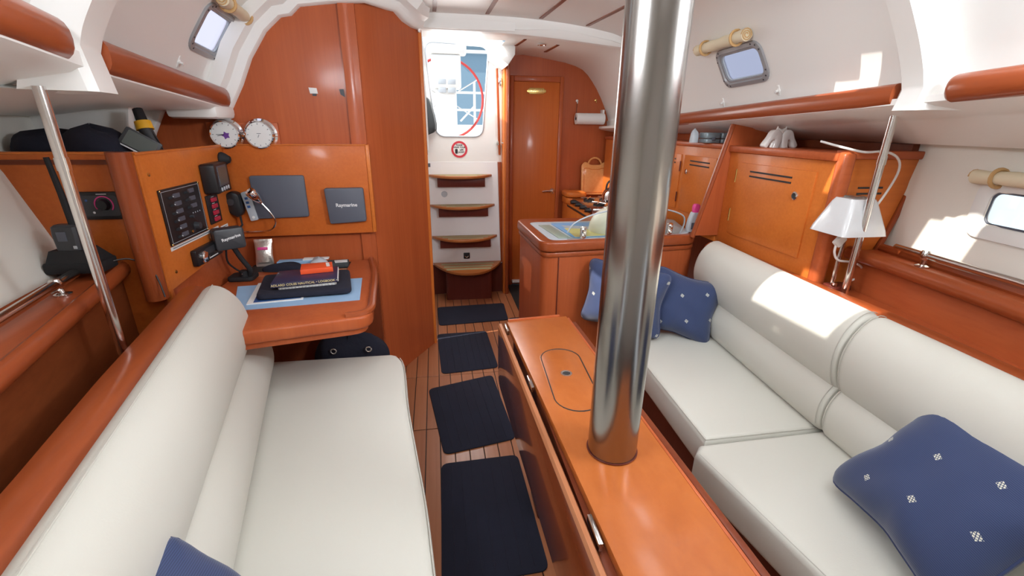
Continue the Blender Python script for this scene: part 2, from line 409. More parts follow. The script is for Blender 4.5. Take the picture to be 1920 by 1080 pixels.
# hatches: x0, x1, y0, y1 (unseen; placed and shaped to throw the sun patches and fill)
HATCH = [(0.50, 0.78, 0.95, 1.36), (0.82, 1.05, 1.22, 1.50), (-0.22, 0.18, 0.86, 1.28), (-0.80, -0.64, 1.62, 1.76), (-0.02, 0.58, -0.45, 0.15)]
# cabin-side windows cut in the liner, by side index and station
ys = sorted(set([-1.2, -0.8] + [round(-0.45 + 0.05 * i, 3) for i in range(58)] + [h[2] for h in HATCH] + [h[3] for h in HATCH] + [2.45]))
ys = sorted(set(ys + [1.64, 1.66, 1.68, 1.7] + [round(1.72 + 0.02 * i, 3) for i in range(37)]))
ys = [y for y in ys if y <= 2.45] + [2.5, 2.6, 2.7, 2.8, 2.98]
rings = [liner_ring(y) for y in ys]
NP = len(rings[0])
# cabin-side windows: y range and height range (in profile steps) of the glass, per side
WIN_L = (2.085, 2.335, 2.15, 3.90); WIN_R = (1.952, 2.225, 1.74, 3.18)
ADDED_WIN_LF = (0.28, 0.78, 2.0, 3.8); ADDED_WIN_RF = (0.26, 0.76, 1.9, 3.5)  # forward windows added out of view to go with the side fill
def surf(side, y, u):
    r = liner_ring(y); f = u * 4; i = int(f); t = f - i
    if side > 0: r = r[::-1]
    return r[i] + (r[i + 1] - r[i]) * t
def in_win(y, j):
    for side, wn in ((-1, WIN_L), (1, WIN_R), (1, ADDED_WIN_RF)):
        u = (j if side < 0 else NP - 1 - j) / 4
        if wn[0] - 0.012 < y < wn[1] + 0.012 and wn[2] - 0.12 < u < wn[3] + 0.12: return True
    return False
bm = B()
V = [[bm.bm.verts.new(p) for p in r] for r in rings]
for i in range(len(ys) - 1):
    for j in range(NP - 1):
        c = (V[i][j].co + V[i + 1][j].co + V[i][j + 1].co + V[i + 1][j + 1].co) / 4
        if any(h[0] < c.x < h[1] and h[2] < c.y < h[3] for h in HATCH): continue
        if j < NS + 1 and c.y > 2.45: continue
        if in_win(c.y, j + 0.5): continue
        bm.bm.faces.new((V[i][j], V[i][j + 1], V[i + 1][j + 1], V[i + 1][j]))
ceiling = struct(bm.build('ceiling', 'white', root_origin=(0, 0, 0)))

# aft deckhead over the galley and the companionway, one step lower than the saloon
AFT = [(0.50, 1.985), (0.56, 1.985), (0.75, 1.996), (0.88, 1.982), (1.11, 1.948), (1.20, 1.925), (1.262, 1.900), (1.31, 1.862), (1.354, 1.812), (1.40, 1.752), (1.446, 1.677), (1.50, 1.572), (1.53, 1.49)]
bm = B(); bm.loft([[(x, y, z) for x, z in AFT] for y in (2.98, 3.3, 3.7, 4.06)], closed=False)
struct(bm.build('trim_1', 'white'))
# companionway roof: border strip left and front of the sliding-hatch opening
struct(B().box(-0.30, 0.50, 2.98, 3.30, 1.975, 2.03).box(-0.30, -0.07, 3.30, 4.06, 1.975, 2.03).build('trim_2', 'white'))
# fascia between the two deckhead levels
fz = lambda x: interp([(-0.5, 1.972), (0.32, 1.970), (0.67, 1.957), (1.2, 1.915), (1.28, 1.86), (1.34, 1.80), (1.40, 1.72), (1.46, 1.61), (1.50, 1.53)], x)
bm = B(); xs_ = [-0.35, -0.2, 0, 0.2, 0.4, 0.6, 0.75, 0.9, 1.05, 1.2, 1.28, 1.34, 1.40, 1.46, 1.50]
rr = liner_ring(2.98)
def topz(x):
    for a, b in zip(rr, rr[1:]):
        if a.x <= x <= b.x and b.x > a.x: return a.z + (b.z - a.z) * (x - a.x) / (b.x - a.x)
    return 1.6
bm.loft([[(x, 2.97, topz(x) + 0.02), (x, 2.975, topz(x) - 0.005), (x, 2.99, fz(x) + 0.012), (x, 3.0, fz(x)), (x, 3.03, fz(x) - 0.004), (x, 3.05, fz(x) + 0.02)] for x in xs_], closed=False)
struct(bm.build('trim_3', 'white'))
# corner bracket where fascia and bulkhead meet
struct(B().box(-0.11, -0.055, 2.84, 2.99, 1.955, 2.06, bev=0.012).box(-0.065, -0.05, 2.86, 2.98, 1.93, 1.99, bev=0.005).build('trim_4', 'white'))

# deckhead battens
def batten(xa, ya, xb, yb, zf, wdt=0.022):
    n = 8; pts = [(xa + (xb - xa) * i / n, ya + (yb - ya) * i / n) for i in range(n + 1)]
    rings = []
    for x, y in pts:
        z = zf(x, y)
        rings.append([(x - wdt / 2, y, z + 0.01), (x - wdt / 2, y, z - 0.004), (x + wdt / 2, y, z - 0.004), (x + wdt / 2, y, z + 0.01)])
    return B().loft(rings).build('batten', 'wood_mid', ceiling)
def lz(x, y):
    r = liner_ring(y)
    for a, b in zip(r, r[1:]):
        if a.x <= x <= b.x: return a.z + (b.z - a.z) * (x - a.x) / (b.x - a.x)
    return 2.0
def az(x, y): return interp(AFT, x)
for (xa, xb) in ((0.03, 0.05), (0.33, 0.36), (0.645, 0.69), (0.93, 0.99)):
    batten(xa, 2.93, xb, 1.9, lz)
batten(0.604, 3.55, 0.622, 3.30, az); batten(0.868, 3.76, 0.880, 3.42, az)
vent = B().lathe([(0.030, 0.0), (0.032, -0.008), (0.022, -0.010), (0.018, -0.004), (0.0, -0.004)], (0.777, 3.48, 1.992), 20)
tag(vent.build('ceiling_vent', 'chrome'), 'small chrome ring vent on the deckhead beside a dark batten', 'vent')

# web frames: moulded ribs standing proud of the cabin sides
def rib(y_c, half, side, j0, j1, drop, depth=0.075):
    rings = []
    for yy, dep in ((y_c - half - 0.035, -0.01), (y_c - half, depth * 0.75), (y_c - half + 0.02, depth), (y_c + half - 0.02, depth), (y_c + half, depth * 0.75), (y_c + half + 0.03, -0.01)):
        r = liner_ring(yy); idx = range(j0, j1)
        row = []
        for k, j in enumerate(idx):
            a, b = r[max(j - 1, 0)], r[min(j + 1, NP - 1)]
            t = (b - a); n_ = Vector((t.z, 0, -t.x)).normalized()
            if n_.dot(Vector((0.3, 0, 1.2)) - Vector((r[j].x, 0, r[j].z))) < 0: n_ = -n_
            f_ = min(1.0, max(0.12, (j1 - 1 - k - j0 + 0.0) / 6.0)) if side < 0 else min(1.0, max(0.12, (k) / 6.0))
            f_ = 1.0 if dep < 0 else f_
            row.append(r[j] + n_ * dep * f_)
        foot_i = 0 if side < 0 else -1
        p = row[foot_i]; foot = Vector((p.x - side * (0.015 if dep > 0 else -0.05), p.y, drop))
        foot2 = Vector((foot.x + side * 0.12, foot.y, drop + 0.01))
        row = [foot2, foot] + row if side < 0 else row + [foot, foot2]
        rings.append(row)
    return B().loft(rings, closed=False)
struct(rib(1.235, 0.055, 1, NP - NS - 9, NP, 1.505).build('trim_5', 'white'))
struct(rib(1.375, 0.070, -1, 0, NS + 9, 1.515).build('trim_6', 'white'))

# shelf under the cabin windows: deck, lip and sloping underside
hullR = [(-1.2, 1.15), (-0.4, 1.40), (0.4, 1.60), (0.98, 1.705), (1.45, 1.774), (1.62, 1.785), (2.2, 1.81), (4.1, 1.80)]
hullL = [(-1.2, -0.62), (-0.4, -0.80), (0.2, -0.93), (0.8, -1.055), (1.32, -1.173), (1.6, -1.224), (2.45, -1.37)]
yr = [-1.2, -0.6, 0.0, 0.4, 0.8, 1.0, 1.2, 1.4, 1.6, 1.8, 2.0, 2.2, 2.5, 3.0, 3.5, 4.05]
bm = B(); bm.loft([[(interp(railR, y) + 0.055, y, interp(railRz, y) + 0.035), (interp(railR, y) + 0.06, y, interp(railRz, y) - 0.01), (interp(railR, y) - 0.012, y, interp(railRz, y) - 0.012), (interp(railR, y) - 0.014, y, interp(railRz, y) - 0.030), (interp(railR, y) + 0.01, y, interp(railRz, y) - 0.040), (interp(railR, y) + 0.15, y, interp(railRz, y) - 0.062), (interp(railR, y) + 0.17, y, interp(railRz, y) - 0.070), (interp(hullR, y) - 0.01, y, 1.402), (interp(hullR, y) + 0.005, y, 1.406), (interp(hullR, y) + 0.14, y, 1.415)] for y in yr], closed=False)
struct(bm.build('trim_7', 'white'))
yl = [-1.2, -0.6, 0.0, 0.4, 0.8, 1.05, 1.3, 1.47, 1.7, 1.95, 2.2, 2.40]
bm = B(); bm.loft([[(interp(railL, y) - 0.055, y, interp(railLz, y) + 0.035), (interp(railL, y) - 0.06, y, interp(railLz, y) - 0.01), (interp(railL, y) + 0.012, y, interp(railLz, y) - 0.012), (interp(railL, y) + 0.014, y, interp(railLz, y) - 0.045), (interp(railL, y) - 0.01, y, interp(railLz, y) - 0.06), (interp(hullL, y) + 0.07, y, 1.490), (interp(hullL, y) - 0.06, y, 1.47), (interp(hullL, y) - 0.20, y, 1.46)] for y in yl], closed=False)
struct(bm.build('trim_8', 'white'))
# white moulded partition behind the side cabinet
struct(B().prism([(-1.75, 1.30), (-1.165, 1.30), (-1.150, 1.40), (-1.125, 1.51), (-1.75, 1.51)], 2.02, 2.06, axis='y', bev=0.01).prism([(-1.75, 1.30), (-1.26, 1.30), (-1.215, 1.40), (-1.15, 1.51), (-1.75, 1.51)], 2.30, 2.34, axis='y', bev=0.008).build('wall_partition', 'white'))
# moulded block under the aft end of the left shelf, and the ring flange round the bulkhead
struct(B().box(-1.10, -0.90, 2.20, 2.40, 1.462, 1.52, bev=0.02).build('trim_9', 'white'))
OUT = [(-1.085, 1.472), (-1.051, 1.498), (-0.91, 1.505), (-0.848, 1.608), (-0.793, 1.719), (-0.716, 1.828), (-0.648, 1.888), (-0.603, 1.897), (-0.563, 1.934), (-0.417, 1.955), (-0.288, 1.967)]
by = lambda x: 2.434 + 0.06 * (x + 0.335)
fl = OUT[2:]
AP0, AP1 = Vector((-0.335, 2.434)), Vector((-0.057, 2.900))
ang_top = [(-0.295, 1.975), (-0.18, 1.988), (-0.144, 1.958), (-0.101, 1.943), (-0.060, 1.943)]
def ap(x): return AP0.y + (x - AP0.x) * (AP1.y - AP0.y) / (AP1.x - AP0.x)
edge = [Vector((x, by(x), z)) for x, z in fl] + [Vector((x, ap(x), z)) for x, z in ang_top[1:]]
bm = B(); rows = []
for i, p in enumerate(edge):
    a, b = edge[max(i - 1, 0)], edge[min(i + 1, len(edge) - 1)]; t = (b - a)
    n_ = Vector((-t.z, 0, t.x)).normalized()
    if n_.z < 0 and p.z > 1.85: n_ = -n_
    if n_.x > 0 and p.z < 1.85: n_ = -n_
    f = Vector((0, -1, 0)) if i < len(fl) else Vector((0.75, -0.6, 0))
    rows.append([p - f * 0.01 , p + f * 0.018, p + f * 0.030 + n_ * 0.006, p + f * 0.038 + n_ * 0.022, p + f * 0.044 + n_ * 0.040, p + f * 0.075 + n_ * 0.055, p + f * 0.09 + n_ * 0.10])
bm.loft(rows, closed=False); struct(bm.build('trim_10', 'white'))

# ---- hull sides
yh = [-1.2, -0.6, 0.0, 0.4, 0.8, 0.98, 1.2, 1.45, 1.62, 1.9, 2.2, 2.8, 3.4, 4.06]
HP = dict(y0=0.86, y1=1.19, z0=1.165, z1=1.265)
bm = B()
prof = [(0.0, 0.80), (0.01, 0.95), (0.022, 1.0), (0.030, 1.165), (0.036, 1.265), (0.05, 1.34), (0.06, 1.43)]
yh2 = sorted(set(yh + [HP['y0'], HP['y1']]))
VV = [[bm.bm.verts.new((interp(hullR, y) + d, y, z)) for d, z in prof] for y in yh2]
for i in range(len(yh2) - 1):
    for j in range(len(prof) - 1):
        if HP['y0'] - 1e-6 <= yh2[i] and yh2[i + 1] <= HP['y1'] + 1e-6 and j == 3: continue
        bm.bm.faces.new((VV[i][j], VV[i + 1][j], VV[i + 1][j + 1], VV[i][j + 1]))
struct(bm.build('wall_right', 'hull'))
bm = B(); bm.loft([[(interp(hullL, y) + d, y, z) for d, z in ((0.08, 0.70), (0.0, 0.97), (-0.035, 1.05), (-0.115, 1.29), (-0.150, 1.36), (-0.17, 1.48))] for y in [-1.2, -0.6, 0, 0.4, 0.8, 1.1, 1.32, 1.6, 2.0, 2.45]], closed=False)
struct(bm.build('wall_left', 'hull'))
struct(B().box(-1.1, 1.5, -1.25, -1.2, -0.05, 2.1).build('wall_forward', 'white'))
# hull lining behind and below the settees
struct(B().box(-1.45, -1.42, -1.2, 2.45, -0.05, 0.75).box(1.86, 1.9, -1.2, 4.1, -0.05, 0.82).build('wall_bilge', 'wood_dark'))

# ---- left bulkhead, curved corner, angled panel up to the companionway
poly = [(-1.75, 0.0), (-1.75, 1.54), (-0.96, 1.54)] + [(x - (0.03 if z < 1.9 else 0), z + (0.02 if z < 1.9 else 0.03)) for x, z in OUT[2:]] + [(-0.335, 1.995), (-0.335, 0.0)]
poly = [p for p in poly if p[0] <= -0.33]
bm = B(); bm.prism(poly, 0, 0.03, axis='y')
for v in bm.bm.verts: v.co.y += by(v.co.x)
wal = struct(bm.build('wall_aft_left', 'wood', root_origin=(-0.9, 2.4, 0)))
# angled panel (flat) and rounded corner moulding
n2 = Vector((-(AP1 - AP0).y, (AP1 - AP0).x)).normalized()
def pan(pts, d0, d1):
    a = [Vector((x, ap(x) , z)) for x, z in pts]
    return [p + Vector((-n2.x * d0, -n2.y * d0, 0)) * 1 for p in a], [p + Vector((-n2.x * d1, -n2.y * d1, 0)) for p in a]
pts = [(-0.265, 0.0)] + [(-0.265, 2.01)] + [(x, z + 0.03) for x, z in ang_top[1:]] + [(-0.060, 0.0)]
fa, fb = pan(pts, 0.0, -0.03)
b_ = B(); b_.loft([fa, fb])
struct(b_.build('wall_aft_corner', 'wood'))
cor = []
for t in [i / 8 for i in range(9)]:
    p = (Vector((-0.405, by(-0.405) - 0.0)) * (1 - t) ** 2 + Vector((-0.335, 2.434)) * 2 * t * (1 - t) + Vector((-0.258, ap(-0.258))) * t * t)
    cor.append(p)
b_ = B(); b_.loft([[(p.x, p.y - 0.012, 0.0) for p in cor], [(p.x, p.y - 0.012, 1.99) for p in cor]], closed=False)
b_.build('corner_moulding', 'wood', wal)
# edge trim at the companionway end of the bulkhead
struct(B().prism(rrect(-0.069, -0.047, 2.885, 2.925, 0.008), 0.0, 1.95).build('trim_11', 'wood_lt'))
struct(B().tube([(-0.052, 2.90, 1.955), (-0.046, 2.905, 1.86), (-0.050, 2.905, 1.75), (-0.043, 2.905, 1.6), (-0.042, 2.905, 1.3)], 0.006, 8).build('trim_12', 'white'))
# side wall of the aft cabin behind that edge
struct(B().box(-0.14, -0.11, 2.93, 4.1, 0.0, 1.98).build('wall_passage_left', 'white2'))

# ---- aft right bulkhead with door
arch = [(0.56, 0.0), (0.56, 2.03), (0.755, 2.03), (0.881, 2.01), (1.111, 1.98), (1.28, 1.935), (1.385, 1.835), (1.478, 1.697), (1.58, 1.48), (1.80, 1.42), (1.84, 1.36), (1.80, 0.0)]
war = struct(B().prism(arch, 4.05, 4.08, axis='y').build('wall_aft_right', 'wood'))
door = struct(B().box(0.672, 1.068, 4.030, 4.052, 0.05, 1.795, bev=0.004).build('door_1', 'wood_panel'))
B().box(0.640, 0.672, 4.022, 4.055, 0.0, 1.84, bev=0.006).box(1.068, 1.102, 4.022, 4.055, 0.0, 1.84, bev=0.006).box(0.672, 1.068, 4.022, 4.055, 1.795, 1.84, bev=0.006).build('door_frame', 'wood', door)
B().box(0.672, 1.068, 3.99, 4.05, 0.03, 0.055, bev=0.006).build('door_sill', 'white2', door)
hm = frame((1.035, 4.030, 0.893), (1, 0, 0), (0, 0, 1))
hb = B(); hb.lathe([(0.0, 0.012), (0.024, 0.010), (0.027, 0.0), (0.027, -0.004)][::-1], (0, 0, 0), 20, mat=hm)
hb.tube([hm @ Vector(p) for p in catmull([(0, 0, 0.008), (0, 0, 0.045), (-0.01, 0.002, 0.055), (-0.06, 0.004, 0.050), (-0.10, -0.002, 0.046)], 4)], 0.0085, 10)
hb.build('door_handle', 'chrome', door)
pl = B().prism([(x * 0.083, y * 0.024) for x, y in [(-1, 0), (-0.93, 0.55), (-0.8, 0.6), (-0.74, 1), (0.74, 1), (0.8, 0.6), (0.93, 0.55), (1, 0), (0.93, -0.55), (0.8, -0.6), (0.74, -1), (-0.74, -1), (-0.8, -0.6), (-0.93, -0.55)]], 0, 0.006, bev=0.0015)
bmesh.ops.transform(pl.bm, matrix=frame((0.866, 4.030, 1.724), (1, 0, 0), (0, 0, 1)), verts=pl.bm.verts)
plq = pl.build('brass_plaque', 'brass', door); plq['label'] = 'brass name plaque lettered CAPTAIN'
text('plaque_lettering', 'CAPTAIN', 0.030, 'ink_gold', plq, ROOTM[door.name].inverted() @ frame((0.866, 4.0235, 1.724), (1, 0, 0), (0, 0, 1)), depth=0.001)
# lining beside the companionway (light edge and panel)
struct(B().box(0.556, 0.586, 3.80, 4.06, 0.0, 1.955, bev=0.004).build('wall_passage_right', 'wood_lt'))
struct(B().prism(rrect(0.572, 0.602, 3.785, 3.815, 0.010), 0.0, 1.955).build('trim_13', 'wood_rail'))

# ---- companionway front: white panel with rounded opening
outer = [(-0.105, 1.16), (0.545, 1.16), (0.535, 1.99), (-0.105, 1.99)]
hole = round_poly([(0.018, 1.358), (0.395, 1.358), (0.452, 2.03), (-0.048, 2.045)], 0.075, 6)
bm = B()
def ring_panel(bm, y0, y1, outer_fn, hole):
    n = len(hole); cx = sum(p[0] for p in hole) / n; cz = sum(p[1] for p in hole) / n
    o_ = []
    for x, z in hole:
        dx, dz = x - cx, z - cz; s_ = 1e9
        x0, x1, z0, z1 = outer_fn
        if dx > 1e-9: s_ = min(s_, (x1 - cx) / dx)
        if dx < -1e-9: s_ = min(s_, (x0 - cx) / dx)
        if dz > 1e-9: s_ = min(s_, (z1 - cz) / dz)
        if dz < -1e-9: s_ = min(s_, (z0 - cz) / dz)
        o_.append((cx + dx * s_, cz + dz * s_))
    # insert exact corners
    H = []; O = []
    for i in range(n):
        H.append(hole[i]); O.append(o_[i]); a, b = o_[i], o_[(i + 1) % n]
        for c in ((x0, z0), (x1, z0), (x1, z1), (x0, z1)):
            on_a = abs(a[0] - c[0]) < 1e-6 or abs(a[1] - c[1]) < 1e-6; on_b = abs(b[0] - c[0]) < 1e-6 or abs(b[1] - c[1]) < 1e-6
            share = (abs(a[0] - b[0]) < 1e-6 or abs(a[1] - b[1]) < 1e-6)
            if on_a and on_b and not share:
                H.append(tuple((Vector(hole[i]) + Vector(hole[(i + 1) % n])) / 2)); O.append(c)
    m = len(H)
    rows = [[(x, y0, z) for x, z in O], [(x, y0, z) for x, z in H], [(x, y1, z) for x, z in H], [(x, y1, z) for x, z in O]]
    V = [[bm.bm.verts.new(p) for p in r] for r in rows]
    for i in range(4):
        for j in range(m):
            k = (j + 1) % m; q = (V[i][j], V[i][k], V[(i + 1) % 4][k], V[(i + 1) % 4][j])
            bm.bm.faces.new(q)
    bmesh.ops.recalc_face_normals(bm.bm, faces=bm.bm.faces[:])
ring_panel(bm, 3.93, 3.975, (-0.115, 0.56, 1.155, 2.075), hole)
wcomp = struct(bm.build('wall_companionway', 'white2', smooth=25))
B().tube([(x, 3.928, z) for x, z in hole], 0.007, 8, closed=True).build('opening_edge', 'palegrey', wcomp)
# sliding-hatch runner rising to the right of the opening
struct(B().prism([(0.44, 1.93), (0.55, 1.86), (0.60, 1.93), (0.60, 2.0), (0.46, 2.0)], 3.55, 3.93, axis='y', bev=0.006).build('trim_14', 'white2'))
# ================================================================ FIXED FURNITURE
# ---- mast post
mp = thing('mast_post', 'thick brushed stainless steel mast post rising through the table', 'post', (0.389, 0.834, 0.0))
B().cyl((0.389, 0.834, 0.0), (0.389, 0.834, 2.06), 0.0575, n=48).build('post', 'brush', mp)
B().lathe([(0.0605, 0), (0.0605, 0.0012), (0.0578, 0.0012), (0.0578, 0)], (0.389, 0.834, 0.7205), 40).build('base_ring', 'riser', mp)

# ---- saloon table, both leaves folded down
tb = thing('saloon_table', 'narrow varnished saloon table with both leaves folded down', 'table', (0.38, 1.0, 0.0))
top = [(0.250, 1.605), (0.500, 1.628), (0.522, 0.36), (0.294, 0.36)]
B().prism(top, 0.694, 0.718, bev=0.003).build('table_top', 'table', tb)
B().prism([(0.256, 1.607), (0.472, 1.627), (0.472, 1.637), (0.256, 1.617)], 0.688, 0.7235, bev=0.002).build('end_lip', 'wood', tb)
lipr = B().prism([(0.4985, 1.61), (0.5065, 1.61), (0.5285, 0.36), (0.5205, 0.36)], 0.690, 0.719, bev=0.002).build('edge_trim', 'wood', tb)
# oval locker lid: ring groove and finger hole
ov = arc(0.366, 1.285, 0.066, 0, 180, 14) + arc(0.352, 1.055, 0.066, 180, 360, 14)
ov = [(x + 0.018, y) for x, y in ov]
B().tube([(x, y, 0.7178) for x, y in ov], 0.0022, 6, closed=True).build('lid_groove', 'ink_black', tb)
lid = B().prism([(0.37 + (x - 0.377) * 0.97, 1.17 + (y - 1.17) * 0.985) for x, y in ov], 0.716, 0.7186, bev=0.0008).build('locker_lid', 'table', tb)
B().lathe([(0.011, 0.0), (0.018, 0.0), (0.018, 0.003), (0.0125, 0.003), (0.011, 0.0008), (0.0, 0.0008)], (0.375, 1.185, 0.7186), 24).build('finger_ring', 'chrome', lid)
B().lathe([(0.0, 0.0), (0.0122, 0.0), (0.0122, 0.0022), (0.0, 0.0022)], (0.375, 1.185, 0.7186), 20).build('finger_hole', 'ink_black', lid)
# leaves: slabs with rounded lower corners hanging on each side
def leaf(x0a, x0b, side):
    """leaf plane runs from y=1.60 (x0a) to y=0.36 (x0b)"""
    prof = [(1.60, 0.704), (1.60, 0.47)] + [] + [(0.36, 0.42), (0.36, 0.704)]
    prof = [(1.598, 0.704)] + [(1.598 - 0.05 + 0.05 * math.cos(R(a)), 0.50 + 0.05 * math.sin(R(a))) for a in (0, -30, -60, -90)] + [(0.36, 0.43), (0.36, 0.704)]
    b = B(); b.prism(prof, 0, 0.018, axis='x', bev=0.003)
    for v in b.bm.verts:
        t = (1.60 - v.co.y) / 1.24; v.co.x = v.co.x * 1.0 + (x0a + (x0b - x0a) * t)
    return b
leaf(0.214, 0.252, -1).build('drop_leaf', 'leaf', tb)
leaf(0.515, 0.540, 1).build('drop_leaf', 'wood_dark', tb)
b = B()
pts = [Vector((0.2235, 1.60, 0.7045)), Vector((0.2615, 0.36, 0.7045))]
b.tube(pts, 0.010, 6).build('leaf_edge', 'plank', tb)
for yy in (1.555, 1.16, 0.62):
    x_ = 0.2425 + (1.60 - yy) / 1.24 * 0.040
    B().box(x_ - 0.006, x_ + 0.003, yy - 0.035, yy + 0.035, 0.700, 0.7185, bev=0.001).build('hinge', 'steel', tb)
B().box(0.270, 0.490, 0.42, 1.56, 0.50, 0.694).build('locker_body', 'wood_dark', tb)
B().box(0.33, 0.45, 0.62, 0.76, 0.0, 0.50, bev=0.01).build('leg', 'wood_dark', tb)
B().box(0.33, 0.45, 1.30, 1.44, 0.0, 0.50, bev=0.01).build('leg', 'wood_dark', tb)

# ---- settee shapes ---------------------------------------------------------
foldL = lambda y: -0.75 + (1.85 - y) * 0.2216
foldR = lambda y: interp([(0.0, 1.235), (0.9, 1.30), (1.12, 1.31), (2.1, 1.375)], y)
coL = lambda y: -0.854 + (1.692 - y) * 0.213          # inner edge of the left coaming
coR = lambda y: interp([(-0.2, 1.25), (0.3, 1.335), (0.72, 1.388), (1.12, 1.418), (2.13, 1.405)], y)
UP = [(-0.155, 0.60), (-0.165, 0.74), (-0.155, 0.85), (-0.115, 0.893), (-0.065, 0.880), (-0.022, 0.825), (-0.004, 0.745), (-0.018, 0.665), (-0.055, 0.605), (-0.10, 0.592)]
LO = [(-0.130, 0.44), (-0.135, 0.54), (-0.115, 0.625), (-0.065, 0.652), (-0.012, 0.632), (0.024, 0.575), (0.030, 0.510), (0.012, 0.455), (-0.03, 0.440), (-0.08, 0.438)]
def cushion_bar(name, sec, fold, sgn, ya, yb, shift=0.0, n=18, endr=0.03, dz=0.0):
    """a bolster whose section follows the settee; rounded ends. sgn=+1: inboard is +x"""
    S = [Vector((p[0], p[1])) for p in sec]
    S = [Vector((q.x, q.y)) for q in catmull([(p.x, p.y, 0) for p in S], 4, closed=True)]
    c = sum((Vector((p.x, p.y)) for p in S), Vector((0, 0))) / len(S)
    stations = []
    for i in range(6):
        a = R(90 * i / 5); stations.append((ya + endr * (1 - math.sin(a)) * 1.0, 1 - 0.16 * (1 - math.cos(R(90 - 90 * i / 5))) ** 0.5 if i < 5 else 1.0))
    stations = [(ya + endr * (1 - math.cos(R(90 * i / 5))), 1 - 0.13 * (1 - math.sin(R(90 * i / 5)))) for i in range(6)]
    mids = [(ya + endr + (yb - ya - 2 * endr) * i / n, 1.0) for i in range(1, n)]
    ends = [(ya + yb - y, s_) for y, s_ in reversed(stations)]
    rings = []
    for y, s_ in stations + mids + ends:
        rings.append([(fold(y) + sgn * (c.x + (p.x - c.x) * s_ + shift), y, c.y + (p.y - c.y) * s_ + dz) for p in S])
    return B().loft(rings)
def seat_cushion(poly, z0, z1, bev=0.03, crown=0.012):
    b = B(); b.prism(poly, z0, z1, bev=bev, seg=4)
    return b
# left settee
stl = thing('settee_base', 'dark wooden plinth under the settee below the chart table', 'settee base', (-0.45, 1.0, 0))
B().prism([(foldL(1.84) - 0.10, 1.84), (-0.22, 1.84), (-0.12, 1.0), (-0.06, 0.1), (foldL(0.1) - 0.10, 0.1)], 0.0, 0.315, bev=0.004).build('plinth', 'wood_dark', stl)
front = catmull([(-0.215, 1.905, 0), (-0.175, 1.80, 0), (-0.142, 1.50, 0), (-0.100, 1.22, 0), (-0.066, 1.0, 0), (-0.042, 0.78, 0), (0.0, 0.4, 0), (0.02, 0.12, 0)], 4)
poly = [(foldL(1.93) + 0.0 - 0.06, 1.925), (-0.60, 1.922), (-0.24, 1.918)] + [(p.x, p.y) for p in front] + [(foldL(0.12) - 0.06, 0.12)]
seat_l = thing('seat_cushion', 'long ivory seat cushion in front of the chart table', 'cushion', (-0.45, 1.0, 0.32))
seat_cushion(poly, 0.317, 0.450, 0.028).build('pad', 'cushion', seat_l)
B().tube([(p.x - 0.004, p.y, 0.4445) for p in front[2:]], 0.0022, 6).build('piping', 'piping', seat_l)
ub = thing('back_cushion', 'long rounded ivory back cushion beneath the left wooden coaming', 'cushion', (-0.8, 1.0, 0.59))
cushion_bar('pad', UP, foldL, 1, 0.14, 1.70).build('pad', 'cushion', ub)
B().tube([(foldL(y) - 0.104, y, 0.8955) for y in [0.18 + 0.1 * i for i in range(16)]], 0.0022, 6).build('piping', 'piping', ub)
lbm = thing('bolster_cushion', 'long ivory lumbar bolster under the left back cushion', 'cushion', (-0.72, 1.0, 0.45))
b = cushion_bar('pad', LO, foldL, 1, 0.14, 1.86)
for v in b.bm.verts: v.co.z = max(v.co.z, 0.4505)
b.build('pad', 'cushion', lbm)
# right settee: two of each
str_ = thing('settee_base', 'dark maroon plinth under the settee beside the saloon table', 'settee base', (1.1, 1.1, 0))
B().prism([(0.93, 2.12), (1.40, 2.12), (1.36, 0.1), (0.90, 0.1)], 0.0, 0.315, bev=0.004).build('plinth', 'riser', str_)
s1 = thing('seat_cushion', 'ivory seat cushion carrying the small pillows beside the galley', 'cushion', (1.1, 1.6, 0.32))
p1 = [(0.865, 1.135), (foldR(1.135) + 0.06, 1.135), (foldR(2.11) + 0.06, 2.115), (0.90, 2.115), (0.885, 1.6)]
seat_cushion(p1, 0.317, 0.450, 0.026).build('pad', 'cushion', s1)
B().tube([(0.872, 1.142, 0.4425), (0.890, 1.6, 0.4425), (0.905, 2.09, 0.4425)], 0.0022, 6).tube([(0.872, 1.142, 0.4425), (1.30, 1.142, 0.4425)], 0.0022, 6).build('piping', 'piping', s1)
s2 = thing('seat_cushion', 'ivory seat cushion under the large navy pillow', 'cushion', (1.05, 0.6, 0.32))
p2 = [(0.800, 1.085), (0.835, 1.122), (foldR(1.12) + 0.06, 1.128), (foldR(0.1) + 0.06, 0.12), (0.93, 0.12), (0.872, 0.62)]
seat_cushion(p2, 0.317, 0.450, 0.026).build('pad', 'cushion', s2)
B().tube([(0.812, 1.078, 0.4425), (0.882, 0.62, 0.4425), (0.94, 0.14, 0.4425)], 0.0022, 6).build('piping', 'piping', s2)
ur1 = thing('back_cushion', 'sunlit ivory back cushion next to the galley divider', 'cushion', (1.4, 1.6, 0.59))
cushion_bar('pad', UP, foldR, -1, 1.115, 2.105, 0.045).build('pad', 'cushion', ur1)
ur2 = thing('back_cushion', 'ivory back cushion behind the large navy pillow', 'cushion', (1.35, 0.6, 0.59))
cushion_bar('pad', UP, foldR, -1, 0.13, 1.108, 0.045).build('pad', 'cushion', ur2)
lr1 = thing('bolster_cushion', 'ivory lumbar bolster beside the two small navy pillows', 'cushion', (1.35, 1.6, 0.45))
b = cushion_bar('pad', LO, foldR, -1, 1.115, 2.105, 0.01)
for v in b.bm.verts: v.co.z = max(v.co.z, 0.4505)
b.build('pad', 'cushion', lr1)
lr2 = thing('bolster_cushion', 'ivory lumbar bolster behind the large navy pillow', 'cushion', (1.3, 0.6, 0.45))
b = cushion_bar('pad', LO, foldR, -1, 0.13, 1.108, 0.01)
